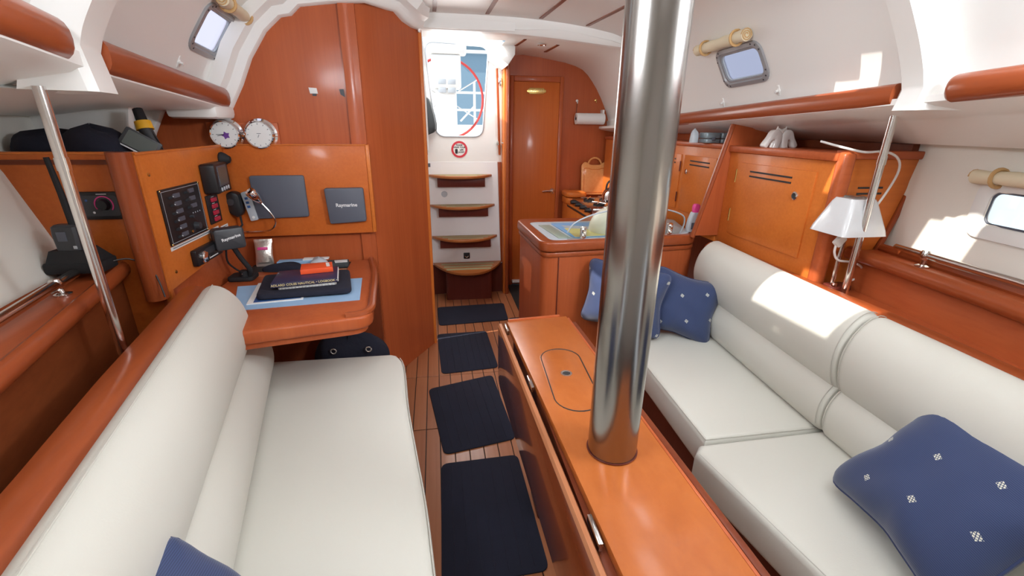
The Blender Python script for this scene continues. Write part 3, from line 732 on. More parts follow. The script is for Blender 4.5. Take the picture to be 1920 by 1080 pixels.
for v in b.bm.verts: v.co.z = max(v.co.z, 0.4505)
b.build('pad', 'cushion', lr2)
for root, sec, yy, sh in ((ur1, UP, 1.128, 0.045), (ur2, UP, 1.095, 0.045), (lr1, LO, 1.128, 0.01), (lr2, LO, 1.095, 0.01)):
    pp = catmull([(p[0], p[1], 0) for p in sec], 4, closed=True)
    pp = [q for q in pp if q.x > (-0.13 if sec is UP else -0.10) and q.y > (0.62 if sec is UP else 0.47)]
    # order along the section by angle
    cx, cz = (-0.08, 0.74) if sec is UP else (-0.05, 0.54)
    pp.sort(key=lambda q: math.atan2(q.y - cz, q.x - cx + 1e-9))
    B().tube([(foldR(yy) - (q.x + (q.x - cx) * 0.012 + sh), yy, q.y + (q.y - cz) * 0.012) for q in pp], 0.0014, 6).build('piping', 'piping', root)

# ---- lockers behind the settee backs: coaming, trough, ledge
outL = lambda y: interp([(0.1, -0.62), (0.70, -0.737), (1.08, -0.825), (1.787, -0.962)], y)
ledL = lambda y: -1.119 + (1.767 - y) * 0.279
lockL = thing('side_locker', 'varnished mahogany locker behind the left settee back', 'locker', (-0.95, 1.0, 0))
ysl = [0.05 + 0.1 * i for i in range(17)] + [1.73]
ca = [(-0.012, -0.06), (-0.012, 0.0), (-0.004, 0.022), (0.02, 0.036), (0.06, 0.040), (0.095, 0.032), (0.112, 0.010), (0.112, -0.06)]
b = B(); b.loft([[(coL(y) - dx * (coL(y) - outL(y)) / 0.105, y, 0.840 + dz) for dx, dz in ca] for y in ysl]); b.build('coaming', 'wood_rail', lockL)
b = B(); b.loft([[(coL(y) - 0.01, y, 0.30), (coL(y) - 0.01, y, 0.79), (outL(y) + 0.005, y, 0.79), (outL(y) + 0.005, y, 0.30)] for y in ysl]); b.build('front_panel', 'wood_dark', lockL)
b = B(); b.loft([[(outL(y) + 0.01, y, 0.62), (ledL(y) - 0.03, y, 0.64), (ledL(y) - 0.03, y, 0.62), (outL(y) + 0.01, y, 0.60)] for y in ysl]); b.build('trough_floor', 'wood_dark', lockL)
b = B(); b.loft([[(ledL(y) - 0.012, y, 0.62), (ledL(y) - 0.012, y, 0.955), (ledL(y) - 0.03, y, 0.955), (ledL(y) - 0.03, y, 0.62)] for y in ysl]); b.build('back_panel', 'wood_mid', lockL)  # shade of the trough put into the panel colour
b = B(); b.loft([[(ledL(y) - 0.01, y, 0.945), (hullL_ - 0.0, y, 0.945), (hullL_, y, 0.965), (ledL(y) - 0.01, y, 0.965)] for y in ysl for hullL_ in (interp(hullL, y) + 0.004,)]); b.build('ledge', 'wood_h', lockL)
b = B(); b.loft([[(ledL(y) + 0.004 + 0.020 * math.cos(R(a)), y, 0.962 + 0.026 * math.sin(R(a))) for a in range(0, 360, 30)] for y in ysl]); b.build('fiddle', 'wood_rail', lockL)
b = B(); b.loft([[(interp(hullL, y) + 0.022 + 0.012 * math.cos(R(a)), y, 0.968 + 0.016 * math.sin(R(a))) for a in range(0, 360, 45)] for y in ysl]); b.build('hull_batten', 'wood_rail', lockL)

outR = lambda y: coR(y) + 0.088
ledR = lambda y: interp([(0.1, 1.40), (0.4, 1.46), (0.97, 1.565), (1.3, 1.605), (1.6, 1.625)], y)
lockR = thing('side_locker', 'varnished mahogany locker behind the right settee back', 'locker', (1.5, 1.0, 0))
ysr = [0.05 + 0.1 * i for i in range(15)] + [1.50]
ysc = ysr + [1.6, 1.7, 1.8, 1.9, 2.0, 2.1, 2.13]
b = B(); b.loft([[(coR(y) + dx * 0.84, y, 0.838 + dz) for dx, dz in ca] for y in ysc]); b.build('coaming', 'wood_rail', lockR)
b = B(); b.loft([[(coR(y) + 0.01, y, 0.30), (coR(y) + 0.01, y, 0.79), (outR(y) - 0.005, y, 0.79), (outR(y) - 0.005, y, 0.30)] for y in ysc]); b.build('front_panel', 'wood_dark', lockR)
b = B(); b.loft([[(outR(y) - 0.01, y, 0.835), (ledR(y) + 0.03, y, 0.845), (ledR(y) + 0.03, y, 0.82), (outR(y) - 0.01, y, 0.81)] for y in ysr]); b.build('trough_floor', 'wood_h', lockR)
b = B(); b.loft([[(ledR(y) + 0.012, y, 0.83), (ledR(y) + 0.03, y, 0.985), (ledR(y) + 0.05, y, 0.985), (ledR(y) + 0.03, y, 0.83)] for y in ysr]); b.build('back_panel', 'wood_h', lockR)
b = B(); b.loft([[(ledR(y) + 0.01, y, 0.972), (hx, y, 0.972), (hx, y, 0.992), (ledR(y) + 0.01, y, 0.992)] for y in ysr for hx in (interp(hullR, y) + 0.01,)]); b.build('ledge', 'wood_h', lockR)
b = B(); b.loft([[(ledR(y) + 0.004 + 0.022 * math.cos(R(a)), y, 0.986 + 0.026 * math.sin(R(a))) for a in range(0, 360, 30)] for y in ysr]); b.build('fiddle', 'wood_rail', lockR)
b = B(); b.loft([[(interp(hullR, y) - 0.012 + 0.016 * math.cos(R(a)), y, 1.0 + 0.018 * math.sin(R(a))) for a in range(0, 360, 45)] for y in ysr]); b.build('hull_batten', 'wood_rail', lockR)

# stainless hand rails on the ledges
def hand_rail(label, pts, feet, r=0.012):
    t = thing('hand_rail', label, 'hand rail', pts[0])
    B().tube(pts, r, 14).build('bar', 'steel', t)
    for (p, q) in feet:
        B().tube([q, p], 0.009, 12).lathe([(0.022, 0), (0.022, 0.004), (0.012, 0.008), (0.0, 0.008)], q, 16).lathe([(0.0, -0.018), (0.012, -0.017), (0.017, -0.006), (0.017, 0.006), (0.012, 0.017), (0.0, 0.018)], p, 14).build('bracket', 'steel', t)
    return t
hl = lambda y: -1.140 + (1.56 - y) * 0.235
hand_rail('polished steel hand rail on the ledge below the radio charger', [(hl(1.545), 1.545, 0.998), (hl(0.3), 0.3, 0.998)], [((hl(1.43), 1.43, 0.998), (hl(1.43) + 0.01, 1.43, 0.966)), ((hl(0.6), 0.6, 0.998), (hl(0.6) + 0.01, 0.6, 0.966))], 0.0145)
hr = lambda y: interp([(0.3, 1.50), (0.98, 1.665), (1.39, 1.705)], y)
hand_rail('polished steel hand rail on the ledge beside the wrapped lamp', [(hr(y), y, 1.035) for y in (1.39, 1.2, 0.98, 0.6, 0.3)], [((hr(1.27), 1.27, 1.035), (hr(1.27), 1.27, 0.993)), ((hr(0.55), 0.55, 1.035), (hr(0.55), 0.55, 0.993))], 0.0115)

# stainless grab poles
def pole(label, x, y, z0, z1):
    t = thing('grab_pole', label, 'pole', (x, y, z0))
    B().cyl((x, y, z0), (x, y, z1), 0.0125, n=20).build('tube', 'steel', t)
    B().cyl((x, y, 1.335), (x, y, 1.365), 0.0145, n=20).build('sleeve', 'steel', t)
    B().lathe([(0.026, 0), (0.026, 0.004), (0.014, 0.012), (0.0, 0.012)], (x, y, z0), 20).build('foot', 'steel', t)
    return t
pole('vertical steel grab pole in front of the left side cabinet', -0.885, 1.275, 0.620, 1.522)
pole('vertical steel grab pole in front of the wrapped lamp', 1.530, 1.386, 0.840, 1.515)

# wooden fiddle rails along the shelves under the windows
def shelf_rail(label, rx, rz, ya, yb, sgn, h=0.042, wd=0.026):
    n = 14; rings = []
    L_ = yb - ya
    for f, s_ in ([(0, 0.70), (0.006 / L_, 0.90), (0.016 / L_, 1.0)] if ya < 1 else [(0, 1.0)]) + [(i / n, 1.0) for i in range(1, n)] + [(1 - 0.016 / L_, 1.0), (1 - 0.006 / L_, 0.90), (1, 0.70)]:
        y = ya + L_ * f; x = interp(rx, y); z = interp(rz, y)
        rings.append([(x + sgn * wd * (math.cos(R(a)) if math.cos(R(a)) > 0 else 0.5 * math.cos(R(a))) * s_, y, z + h * s_ * (abs(math.sin(R(a))) ** 0.8) * (1 if math.sin(R(a)) > 0 else -1)) for a in range(0, 360, 20)])
    b = B(); b.loft(rings)
    return tag(b.build('shelf_rail', 'wood_rail'), label, 'rail')
shelf_rail('varnished half-round shelf rail under the left cabin window', railL, railLz, 1.430, 2.36, 1, 0.044, 0.034)
shelf_rail('varnished shelf rail at the upper left corner of the picture', railL, railLz, 0.2, 1.27, 1, 0.044, 0.034)
shelf_rail('long varnished shelf rail under the right cabin window', railR, railRz, 1.295, 3.3, -1, 0.034, 0.026)
shelf_rail('varnished shelf rail at the upper right edge of the picture', railR, railRz, 0.2, 1.13, -1, 0.036, 0.028)

# ---- chart table (nav desk)
nd = thing('chart_table', 'varnished chart table covered with books and papers', 'desk', (-0.6, 2.0, 0))
dp = [(-0.69, 1.535), (-0.32, 1.612), (-0.262, 1.66), (-0.272, 1.92), (-0.345, 2.405), (-0.965, 2.37), (-0.965, 1.80), (-0.83, 1.50)]
dp = round_poly([(-0.84, 1.500), (-0.262, 1.620), (-0.350, 2.405), (-0.965, 2.37), (-0.965, 1.62)], 0.07, 5)
B().prism(dp, 0.715, 0.768, bev=0.012, seg=3).build('desk_top', 'wood', nd)
inner = round_poly([(-0.82, 1.520), (-0.285, 1.632), (-0.366, 2.398), (-0.955, 2.364), (-0.955, 1.62)], 0.06, 5)
B().prism(inner, 0.690, 0.717, bev=0.006).build('desk_body', 'wood', nd)
# raised rim along aisle side
rimp = catmull([(-0.362, 2.39, 0.768), (-0.315, 2.13, 0.768), (-0.285, 1.80, 0.768), (-0.278, 1.70, 0.768), (-0.30, 1.645, 0.768), (-0.36, 1.625, 0.768)], 5)
B().tube(rimp, 0.016, 10).build('fiddle', 'wood_rail', nd)
# sunken tray along the back
B().box(-0.93, -0.46, 2.235, 2.36, 0.7675, 0.7690).build('tray', 'ink_black', nd)
B().box(-0.56, -0.46, 2.225, 2.235, 0.768, 0.7715, bev=0.001).build('lid_gap', 'plank', nd)
B().box(-0.88, -0.80, 2.165, 2.170, 0.768, 0.7705).build('lid_gap', 'plank', nd)
B().prism([(-0.96, 1.92), (-0.32, 2.25), (-0.335, 2.40), (-0.96, 2.37)], 0.0, 0.69).build('pedestal', 'wood_dark', nd)

# ---- nav station back panel above the chart table
ND = Vector((1, 0.06, 0)).normalized()
npM = frame((-0.97, 2.352, 0), ND, (0, 0, 1))
npn = thing('instrument_panel', 'honey coloured wooden instrument panel above the chart table', 'panel', mat=npM)
B().box(0.0, 0.632, 0.915, 1.350, -0.05, 0.0, bev=0.003).build('board', 'wood_panel', npn, local=True)
B().box(0.632, 0.650, 0.917, 1.352, -0.05, 0.004, bev=0.003).build('edge_strip', 'wood_lt', npn, local=True)
B().box(0.0, 0.635, 1.348, 1.354, -0.055, 0.004, bev=0.002).build('edge_strip', 'wood_lt', npn, local=True)
# switch panel (longitudinal) and post
swM = frame((-0.97, 1.70, 0), (0, 1, 0), (0, 0, 1))
swp = thing('switch_cabinet', 'wooden switch cabinet with round corner post left of the instrument panel', 'cabinet', mat=swM)
B().prism([(0.0, 0.868), (0.655, 0.915), (0.655, 1.350), (0.0, 1.346)], -0.02, 0.0, bev=0.002).build('board', 'wood_lt', swp, local=True)
B().box(0.0, 0.655, 1.345, 1.352, -0.02, 0.003).build('edge_strip', 'wood_lt', swp, local=True)
b = B(); b.loft([[(-0.028 + 0.034 * math.cos(R(a)), z, -0.028 + 0.034 * math.sin(R(a))) for a in range(0, 360, 20)] for z in (0.855, 1.356)])
b.build('corner_post', 'wood_rail', swp, local=True)
B().prism([(0.0, 0.64), (0.655, 0.64), (0.655, 0.915), (0.0, 0.868)], -0.03, -0.018).build('lower_board', 'wood', swp, local=True)
# shelf top behind the boards
B().box(0.0, 0.66, 1.315, 1.33, -0.40, -0.02).build('shelf', 'wood_dark', swp, local=True)
# transverse side cabinet with heater radio control
scM = frame((-1.0, 1.705, 0), (1, 0, 0), (0, 0, 1))
sc = thing('side_cabinet', 'flat wooden side cabinet outboard of the switch cabinet', 'cabinet', mat=scM)
B().prism([(-0.40, 1.350), (-0.372, 1.30), (-0.280, 1.05), (-0.20, 0.90), (-0.16, 0.60), (0.03, 0.60), (0.03, 1.350)], -0.02, 0.0, bev=0.002).build('board', 'wood_panel', sc, local=True)
B().box(-0.41, 0.02, 1.346, 1.354, -0.03, 0.003, bev=0.002).build('edge_strip', 'wood_lt', sc, local=True)

# ---- right cabinets along the hull
CX = 1.490
rcM = frame((CX, 2.18, 0), (0, -1, 0), (0, 0, 1))
def vent_slots(par, x0, x1, z, tilt=0.0):
    for dz in (0.0, -0.022):
        B().box(x0, x1, z + dz - 0.0035, z + dz + 0.0035, 0.002, 0.0055).build('vent_slot', 'ink_black', par, local=True)
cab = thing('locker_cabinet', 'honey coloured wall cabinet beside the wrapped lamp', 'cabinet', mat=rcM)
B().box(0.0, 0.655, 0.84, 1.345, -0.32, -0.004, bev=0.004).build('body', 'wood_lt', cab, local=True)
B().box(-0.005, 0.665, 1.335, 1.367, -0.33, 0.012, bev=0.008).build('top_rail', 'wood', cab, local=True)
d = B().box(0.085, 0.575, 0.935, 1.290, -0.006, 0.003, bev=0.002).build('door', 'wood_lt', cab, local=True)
vent_slots(d, 0.185, 0.455, 1.255)
B().lathe([(0.0, 0.004), (0.017, 0.004), (0.017, 0.010), (0.012, 0.013), (0.011, 0.006), (0.0, 0.006)], (0.495, 1.185, 0.0), 20).build('latch', 'chrome', d, local=True)
B().lathe([(0.0, 0.006), (0.0105, 0.006), (0.0105, 0.0075), (0.0, 0.0075)], (0.495, 1.185, 0.0), 20).build('latch_eye', 'ink_black', d, local=True)
for zz in (1.225, 1.03):
    B().cyl((0.083, zz - 0.032, 0.004), (0.083, zz + 0.032, 0.004), 0.004, n=8).build('hinge', 'brass', d, local=True)
B().box(0.645, 0.695, 0.84, 1.372, -0.05, 0.006, bev=0.018, seg=3).build('corner_post', 'wood', cab, local=True)
b = B().prism([(1.50, 0.99), (1.735, 0.99), (1.765, 1.05), (1.845, 1.35), (1.50, 1.352)], 1.505, 1.53, axis='y', bev=0.003)
sp = b.build('side_panel', 'wood_lt', cab)
B().prism([(1.50, 1.345), (1.845, 1.345), (1.85, 1.375), (1.50, 1.375)], 1.492, 1.55, axis='y', bev=0.006).build('side_top_rail', 'wood', cab)
for dz in (0, -0.022):
    B().box(1.59, 1.70, 1.503, 1.506, 1.236 + dz, 1.243 + dz).build('vent_slot', 'ink_black', sp)
B().prism([(1.745, 0.99), (1.765, 0.99), (1.875, 1.36), (1.855, 1.36)], 1.495, 1.51, axis='y', bev=0.002).build('hull_batten', 'wood_rail', cab)
B().box(1.50, 1.86, 1.55, 2.18, 1.30, 1.352).build('shelf', 'wood_dark', cab)
B().box(1.80, 1.83, 1.52, 2.18, 1.352, 1.40).build('back_strip', 'wood_dark', cab)

cab2 = thing('locker_cabinet', 'wall cabinet with two doors above the galley worktop', 'cabinet', mat=frame((CX, 3.98, 0), (0, -1, 0), (0, 0, 1)))
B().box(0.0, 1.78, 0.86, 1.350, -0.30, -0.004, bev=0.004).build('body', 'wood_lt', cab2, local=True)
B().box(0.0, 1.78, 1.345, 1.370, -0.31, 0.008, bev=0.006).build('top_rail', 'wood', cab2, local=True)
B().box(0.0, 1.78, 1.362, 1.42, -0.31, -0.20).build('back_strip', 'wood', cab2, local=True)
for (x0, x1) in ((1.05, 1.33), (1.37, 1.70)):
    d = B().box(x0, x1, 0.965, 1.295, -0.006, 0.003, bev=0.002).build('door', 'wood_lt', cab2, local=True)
    vent_slots(d, x0 + 0.07, x1 - 0.06, 1.265)
    B().lathe([(0.0, 0.004), (0.015, 0.004), (0.015, 0.010), (0.0, 0.012)], (x0 + 0.045, 1.20, 0.0), 16).build('latch', 'chrome', d, local=True)
    for zz in (1.225, 1.04):
        B().cyl((x1 + 0.002, zz - 0.03, 0.004), (x1 + 0.002, zz + 0.03, 0.004), 0.004, n=8).build('hinge', 'riser', d, local=True)
# slanted divider between the cabinets
dv = thing('divider_panel', 'slanted wooden divider between galley and settee cabinet', 'panel', (1.5, 2.2, 0.9))
B().prism([(1.36, 0.90), (1.80, 0.90), (1.80, 1.40), (1.60, 1.475), (1.497, 1.482)], 2.180, 2.205, axis='y', bev=0.004).build('board', 'wood', dv)
B().tube([(1.357, 2.192, 0.89), (1.494, 2.192, 1.482)], 0.0135, 10).build('edge_strip', 'wood_rail', dv)

# ---- galley counter
gc = thing('galley_counter', 'glossy mahogany galley counter with rounded corner behind the settee', 'counter', (0.95, 2.4, 0))
gp = round_poly([(0.505, 2.125), (1.40, 2.200), (1.48, 2.745), (0.478, 2.745)], 0.075, 6)
B().prism(gp, 0.845, 0.900, bev=0.012, seg=3).build('worktop_edge', 'wood_rail', gc)
gp2 = round_poly([(0.512, 2.132), (1.40, 2.207), (1.48, 2.74), (0.486, 2.74)], 0.072, 6)
B().prism(gp2, 0.815, 0.842, bev=0.008, seg=2).build('lower_edge', 'wood_rail', gc)
gp3 = round_poly([(0.520, 2.142), (1.40, 2.215), (1.48, 2.73), (0.494, 2.73)], 0.070, 6)
B().prism(gp3, 0.0, 0.818).build('body', 'wood', gc)
gw = round_poly([(0.560, 2.165), (1.37, 2.232), (1.47, 2.62), (0.535, 2.62)], 0.05, 5)
B().prism(gw, 0.899, 0.9022, bev=0.001).build('worktop', 'palegrey', gc)
B().box(0.60, 0.604, 2.142, 2.150, 0.0, 0.815).build('panel_joint', 'riser', gc)
# splash guard on the worktop
gd = Vector((0.895, 0.075, 0)).normalized()
sg = thing('splash_guard', 'curved clear acrylic splash guard on the galley counter', 'guard', mat=frame((0.650, 2.176, 0.9025), gd, (0, 0, 1)))
gpts = [(0.0, 0.0), (0.0, 0.035)] + [(p.x, p.y) for p in catmull([(0.0, 0.035, 0), (0.04, 0.085, 0), (0.16, 0.128, 0), (0.33, 0.148, 0), (0.52, 0.140, 0), (0.65, 0.105, 0), (0.675, 0.06, 0), (0.655, 0.0, 0)], 5)]
B().prism(gpts, -0.004, 0.004).build('pane', 'acrylic', sg, local=True)
B().tube([(x, z, 0) for x, z in gpts[1:]], 0.0042, 8).build('polished_edge', 'palegrey', sg, local=True)
for x_ in (0.083, 0.585):
    br = B().prism(rrect(x_ - 0.017, x_ + 0.017, 0.0, 0.066, 0.014), 0.0045, 0.012, bev=0.002).build('bracket', 'steel', sg, local=True)
    for zz in (0.017, 0.048):
        B().lathe([(0.0095, 0.012), (0.0095, 0.019), (0.006, 0.022), (0.0, 0.022)], (x_, zz, 0), 16).build('bolt', 'chrome', br, local=True)
# aft galley unit with stove, in front of the aft bulkhead
ga = thing('stove_cabinet', 'wooden galley unit with rounded corner carrying the stove', 'cabinet', (1.35, 3.6, 0))
B().prism(round_poly([(1.13, 3.10), (1.49, 3.10), (1.49, 4.02), (1.13, 4.02)], 0.04, 4), 0.0, 0.80, bev=0.004).build('body', 'wood_lt', ga)
B().prism(round_poly([(1.12, 3.82), (1.30, 3.82), (1.30, 4.02), (1.12, 4.02)], 0.05, 5), 0.80, 0.855, bev=0.01).prism(round_poly([(1.115, 3.815), (1.305, 3.815), (1.305, 4.02), (1.115, 4.02)], 0.05, 5), 0.86, 0.905, bev=0.014).build('corner_block', 'wood_lt', ga)
# link piece of worktop between the two units
gl = thing('galley_worktop', 'dark galley worktop strip running aft to the stove', 'worktop', (1.4, 2.9, 0.8))
B().box(1.20, 1.49, 2.75, 3.10, 0.80, 0.845, bev=0.006).build('slab', 'wood', gl)
B().box(1.22, 1.49, 2.76, 3.09, 0.0, 0.80).build('carcass', 'wood', gl)
# ================================================================ WINDOWS
def liner_frame(side, y, u):
    p = surf(side, y, u); ty = (surf(side, y + 0.01, u) - surf(side, y - 0.01, u)).normalized(); tu = (surf(side, y, u + 0.05) - surf(side, y, u - 0.05)).normalized()
    n = ty.cross(tu).normalized()
    if n.dot(Vector((0.3, y, 1.3)) - p) < 0: n = -n
    return p, ty, tu, n
def cabin_window(name, side, wn):
    y0, y1, u0, u1 = wn
    cy, cu = (y0 + y1) / 2, (u0 + u1) / 2
    hy, hu = (y1 - y0) / 2, (u1 - u0) / 2
    sc_u = (surf(side, cy, u1) - surf(side, cy, u0)).length / (u1 - u0)
    def ring(grow, off):
        pts = rrect(-hy - grow, hy + grow, -(hu * sc_u) - grow, hu * sc_u + grow, 0.03 + grow * 0.6, 5)
        out = []
        for a, b in pts:
            p, ty, tu, n = liner_frame(side, cy + a, cu + b / sc_u); out.append(p + n * off)
        return out
    g = B(); g.poly(ring(0.004, -0.012))
    o = struct(g.build(name, 'haze'))
    B().loft([ring(0.030, -0.004), ring(0.028, 0.008), ring(0.012, 0.011), ring(0.008, 0.004), ring(0.0, 0.004), ring(0.0, -0.016)], caps=False).build('window_frame', 'alu', o)
    B().loft([ring(0.001, -0.002), ring(-0.003, -0.001), ring(-0.005, -0.008), ring(0.001, -0.010)], caps=False).build('window_gasket', 'palegrey', o)
    pts = ring(0.020, 0.0095)
    for k in range(0, len(pts), 2):
        p, ty, tu, n = liner_frame(side, pts[k].y, cu)
        B().lathe([(0.0, 0.002), (0.0035, 0.0015), (0.004, 0.0)][::-1], (0, 0, 0), 8, mat=T(pts[k]) @ n.to_track_quat('Z', 'Y').to_matrix().to_4x4()).build('screw', 'charcoal', o)
    return o
cabin_window('window_1', -1, WIN_L)
cabin_window('window_2', 1, WIN_R)
cabin_window('window_9', -1, ADDED_WIN_LF)  # unseen, added around the left fill lamp; no opening behind it
cabin_window('window_10', 1, ADDED_WIN_RF)  # unseen, added around the right fill lamp
# coamings round the unseen hatch openings
for i, h in enumerate(HATCH):
    x0, x1, y0, y1 = h
    if i == 3: continue
    b = B()
    for (a0, a1, c0, c1) in ((x0 - 0.03, x0, y0 - 0.03, y1 + 0.03), (x1, x1 + 0.03, y0 - 0.03, y1 + 0.03), (x0, x1, y0 - 0.03, y0), (x0, x1, y1, y1 + 0.03)):
        b.box(a0, a1, c0, c1, 2.03, 2.07)
    struct(b.build('window_%d' % (i + 4), 'alu'))
# rectangular port in the right hull side
hx = lambda y: interp(hullR, y)
def hp(y, z, off): return Vector((hx(y) + interp([(t[1], t[0]) for t in prof], z) - off, y, z))
def hring(grow, off): return [hp(y, z, off) for y, z in rrect(HP['y0'] - grow, HP['y1'] + grow, HP['z0'] - grow, HP['z1'] + grow, 0.028 + 0.4 * grow, 5)]
w3 = struct(B().poly(hring(0.006, -0.012)).build('window_3', 'acrylic'))
B().loft([hring(0.050, -0.002), hring(0.046, 0.010), hring(0.018, 0.012), hring(0.004, 0.004), hring(0.0, -0.014)], caps=False).build('window_frame', 'white2', w3)
B().tube(hring(0.001, -0.004), 0.004, 8, closed=True).build('window_gasket', 'slate', w3)

# rolled blinds above the windows
def blind(label, pts, r, mat='blind', nroll=3):
    t = thing('rolled_blind', label, 'blind', pts[0])
    P_ = [Vector(p) for p in pts]
    path = [P_[0] + (P_[-1] - P_[0]) * i / 10 for i in range(11)]
    b = B(); rings = []
    ax = (P_[-1] - P_[0]).normalized(); u = ax.cross(Vector((0, 0, 1))).normalized(); v = u.cross(ax)
    for i, p in enumerate(path):
        rings.append([p + (u * math.cos(R(a)) * r * (1 + 0.12 * math.sin(3 * i + a / 50)) + v * math.sin(R(a)) * r * 0.9 * (1 + 0.1 * math.sin(2 * i + a / 40))) for a in range(0, 360, 20)])
    b.loft(rings).build('roll', mat, t)
    # spiral of fabric at each end
    for e, s_ in ((P_[0], -1), (P_[-1], 1)):
        sp = [e + ax * s_ * 0.003 + u * math.cos(R(a)) * r * (1.0 - a / 1100) + v * math.sin(R(a)) * r * (1.0 - a / 1100) for a in range(0, 900, 30)]
        B().tube(sp, 0.0022, 5).build('roll_end', 'blindstrap', t)
    for f in (0.18, 0.82):
        c = P_[0] + (P_[-1] - P_[0]) * f
        B().tube([c + (u * math.cos(R(a)) + v * math.sin(R(a))) * r * 1.16 for a in range(0, 360, 24)], 0.006, 6, closed=True).build('strap', 'blindstrap', t)
    return t
def lp(side, y, u, off): p, ty, tu, n = liner_frame(side, y, u); return p + n * off
blind('cream rolled blind above the right cabin window', [lp(1, 2.33, 3.95, 0.028), lp(1, 1.945, 4.0, 0.028)], 0.026)
blind('cream rolled blind above the left cabin window', [lp(-1, 2.06, 4.75, 0.026), lp(-1, 2.40, 4.75, 0.026)], 0.024)
blind('cream rolled blind above the right hull port', [hp(1.25, 1.308, 0.028), hp(0.85, 1.318, 0.028)], 0.024)
# small white hooks under the windows
for (side, y, u, nm) in ((1, 2.304, 0.55, 'small white coat hook left below the right cabin window'), (1, 1.892, 0.8, 'small white knob right below the right cabin window'), (-1, 2.04, 1.08, 'small white knob below the left cabin window')):
    p, ty, tu, n = liner_frame(side, y, u); mt = T(p) @ n.to_track_quat('Z', 'Y').to_matrix().to_4x4()
    t = thing('wall_hook', nm, 'hook', mat=mt)
    B().lathe([(0.010, -0.002), (0.010, 0.003), (0.005, 0.006), (0.005, 0.016), (0.008, 0.018), (0.0, 0.02)], (0, 0, 0), 14).build('knob', 'white2', t, local=True)
    B().box(-0.007, 0.007, -0.022, 0.022, -0.003, 0.003, bev=0.002).build('plate', 'white2', t, local=True)

# ================================================================ COMPANIONWAY STEPS
cs = thing('companionway_steps', 'white companionway ladder with four curved wooden treads', 'steps', (0.22, 3.85, 0))
cy = lambda z: 3.895 + (z - 0.28) * 0.035
b = B(); b.loft([[(-0.083, cy(1.155), 1.155), (0.520, cy(1.155), 1.155), (0.520, cy(1.155) + 0.02, 1.155), (-0.083, cy(1.155) + 0.02, 1.155)], [(-0.075, cy(0.28), 0.28), (0.555, cy(0.28), 0.28), (0.555, cy(0.28) + 0.02, 0.28), (-0.075, cy(0.28) + 0.02, 0.28)]])
b.build('board', 'board', cs)
B().loft([[(0.520, cy(1.155) - 0.02, 1.155), (0.552, cy(1.155) - 0.02, 1.155), (0.552, cy(1.155) + 0.02, 1.155), (0.520, cy(1.155) + 0.02, 1.155)], [(0.545, cy(0.28) - 0.02, 0.28), (0.575, cy(0.28) - 0.02, 0.28), (0.575, cy(0.28) + 0.02, 0.28), (0.545, cy(0.28) + 0.02, 0.28)]]).build('side_trim', 'wood_rail', cs)
def tread(xl, xr, z, y_b, dep, th=0.020):
    n = 16; front = []
    for i in range(n + 1):
        s_ = -1 + 2 * i / n; front.append(((xl + xr) / 2 + s_ * (xr - xl) / 2, y_b - 0.012 - dep * (1 - abs(s_) ** 2.4)))
    return [(xr, y_b)] + [(xl, y_b)] + front
for (xl, xr, z) in ((-0.062, 0.468, 1.055), (-0.062, 0.492, 0.805), (-0.060, 0.512, 0.532)):
    yb = cy(z); pl = tread(xl, xr, z, yb, 0.185)
    t_ = B().prism(pl, z - 0.020, z, bev=0.004).build('tread', 'tread', cs)
    for k in range(3):
        yy = yb - 0.035 - k * 0.048; ins = 0.045 + 0.045 * k
        B().box(xl + ins, xr - ins, yy - 0.015, yy + 0.015, z, z + 0.0015).build('grip_strip', 'grip', t_)
    B().box(xl + 0.068, xr - 0.062, yb - 0.06, yb, z - 0.100, z - 0.020, bev=0.003).build('bracket_block', 'riser', cs)
pl = tread(-0.062, 0.548, 0.29, 3.895, 0.33)
t_ = B().prism(pl, 0.268, 0.290, bev=0.004).build('tread', 'tread', cs)
for k in range(3):
    yy = 3.82 - k * 0.075; B().box(0.01 + 0.02 * k, 0.47 - 0.02 * k, yy - 0.022, yy + 0.022, 0.290, 0.2915).build('grip_strip', 'grip', t_)
B().prism(round_poly([(0.045, 3.705), (0.440, 3.695), (0.440, 3.89), (0.045, 3.89)], 0.02, 3), 0.0, 0.268).build('step_box', 'riser', cs)
B().box(-0.09, 0.572, 3.87, 3.893, 0.0, 0.272).build('base_panel', 'riser', cs)
B().lathe([(0.0, 0.006), (0.022, 0.006), (0.026, 0.0)][::-1], (0, 0, 0), 18, mat=frame((0.061, cy(0.89), 0.89), (1, 0, 0), (0, 0, 1))).build('speaker_disc', 'palegrey', cs)
lt = B(); lt.prism(rrect(-0.028, 0.028, -0.028, 0.028, 0.006), 0.0, 0.006, bev=0.002); bmesh.ops.transform(lt.bm, matrix=frame((0.238, cy(0.345), 0.345), (1, 0, 0), (0, 0, 1)), verts=lt.bm.verts)
lat = lt.build('latch', 'black', cs)
B().tube([(0.238 + 0.014 * math.cos(R(a)), cy(0.345) - 0.008, 0.345 + 0.014 * math.sin(R(a))) for a in range(180, 361, 20)], 0.003, 6).build('latch_ring', 'steel', lat)
B().box(-0.085, -0.045, cy(1.13) - 0.004, cy(1.13), 1.115, 1.145, bev=0.001).build('vent_plate', 'slate', cs)
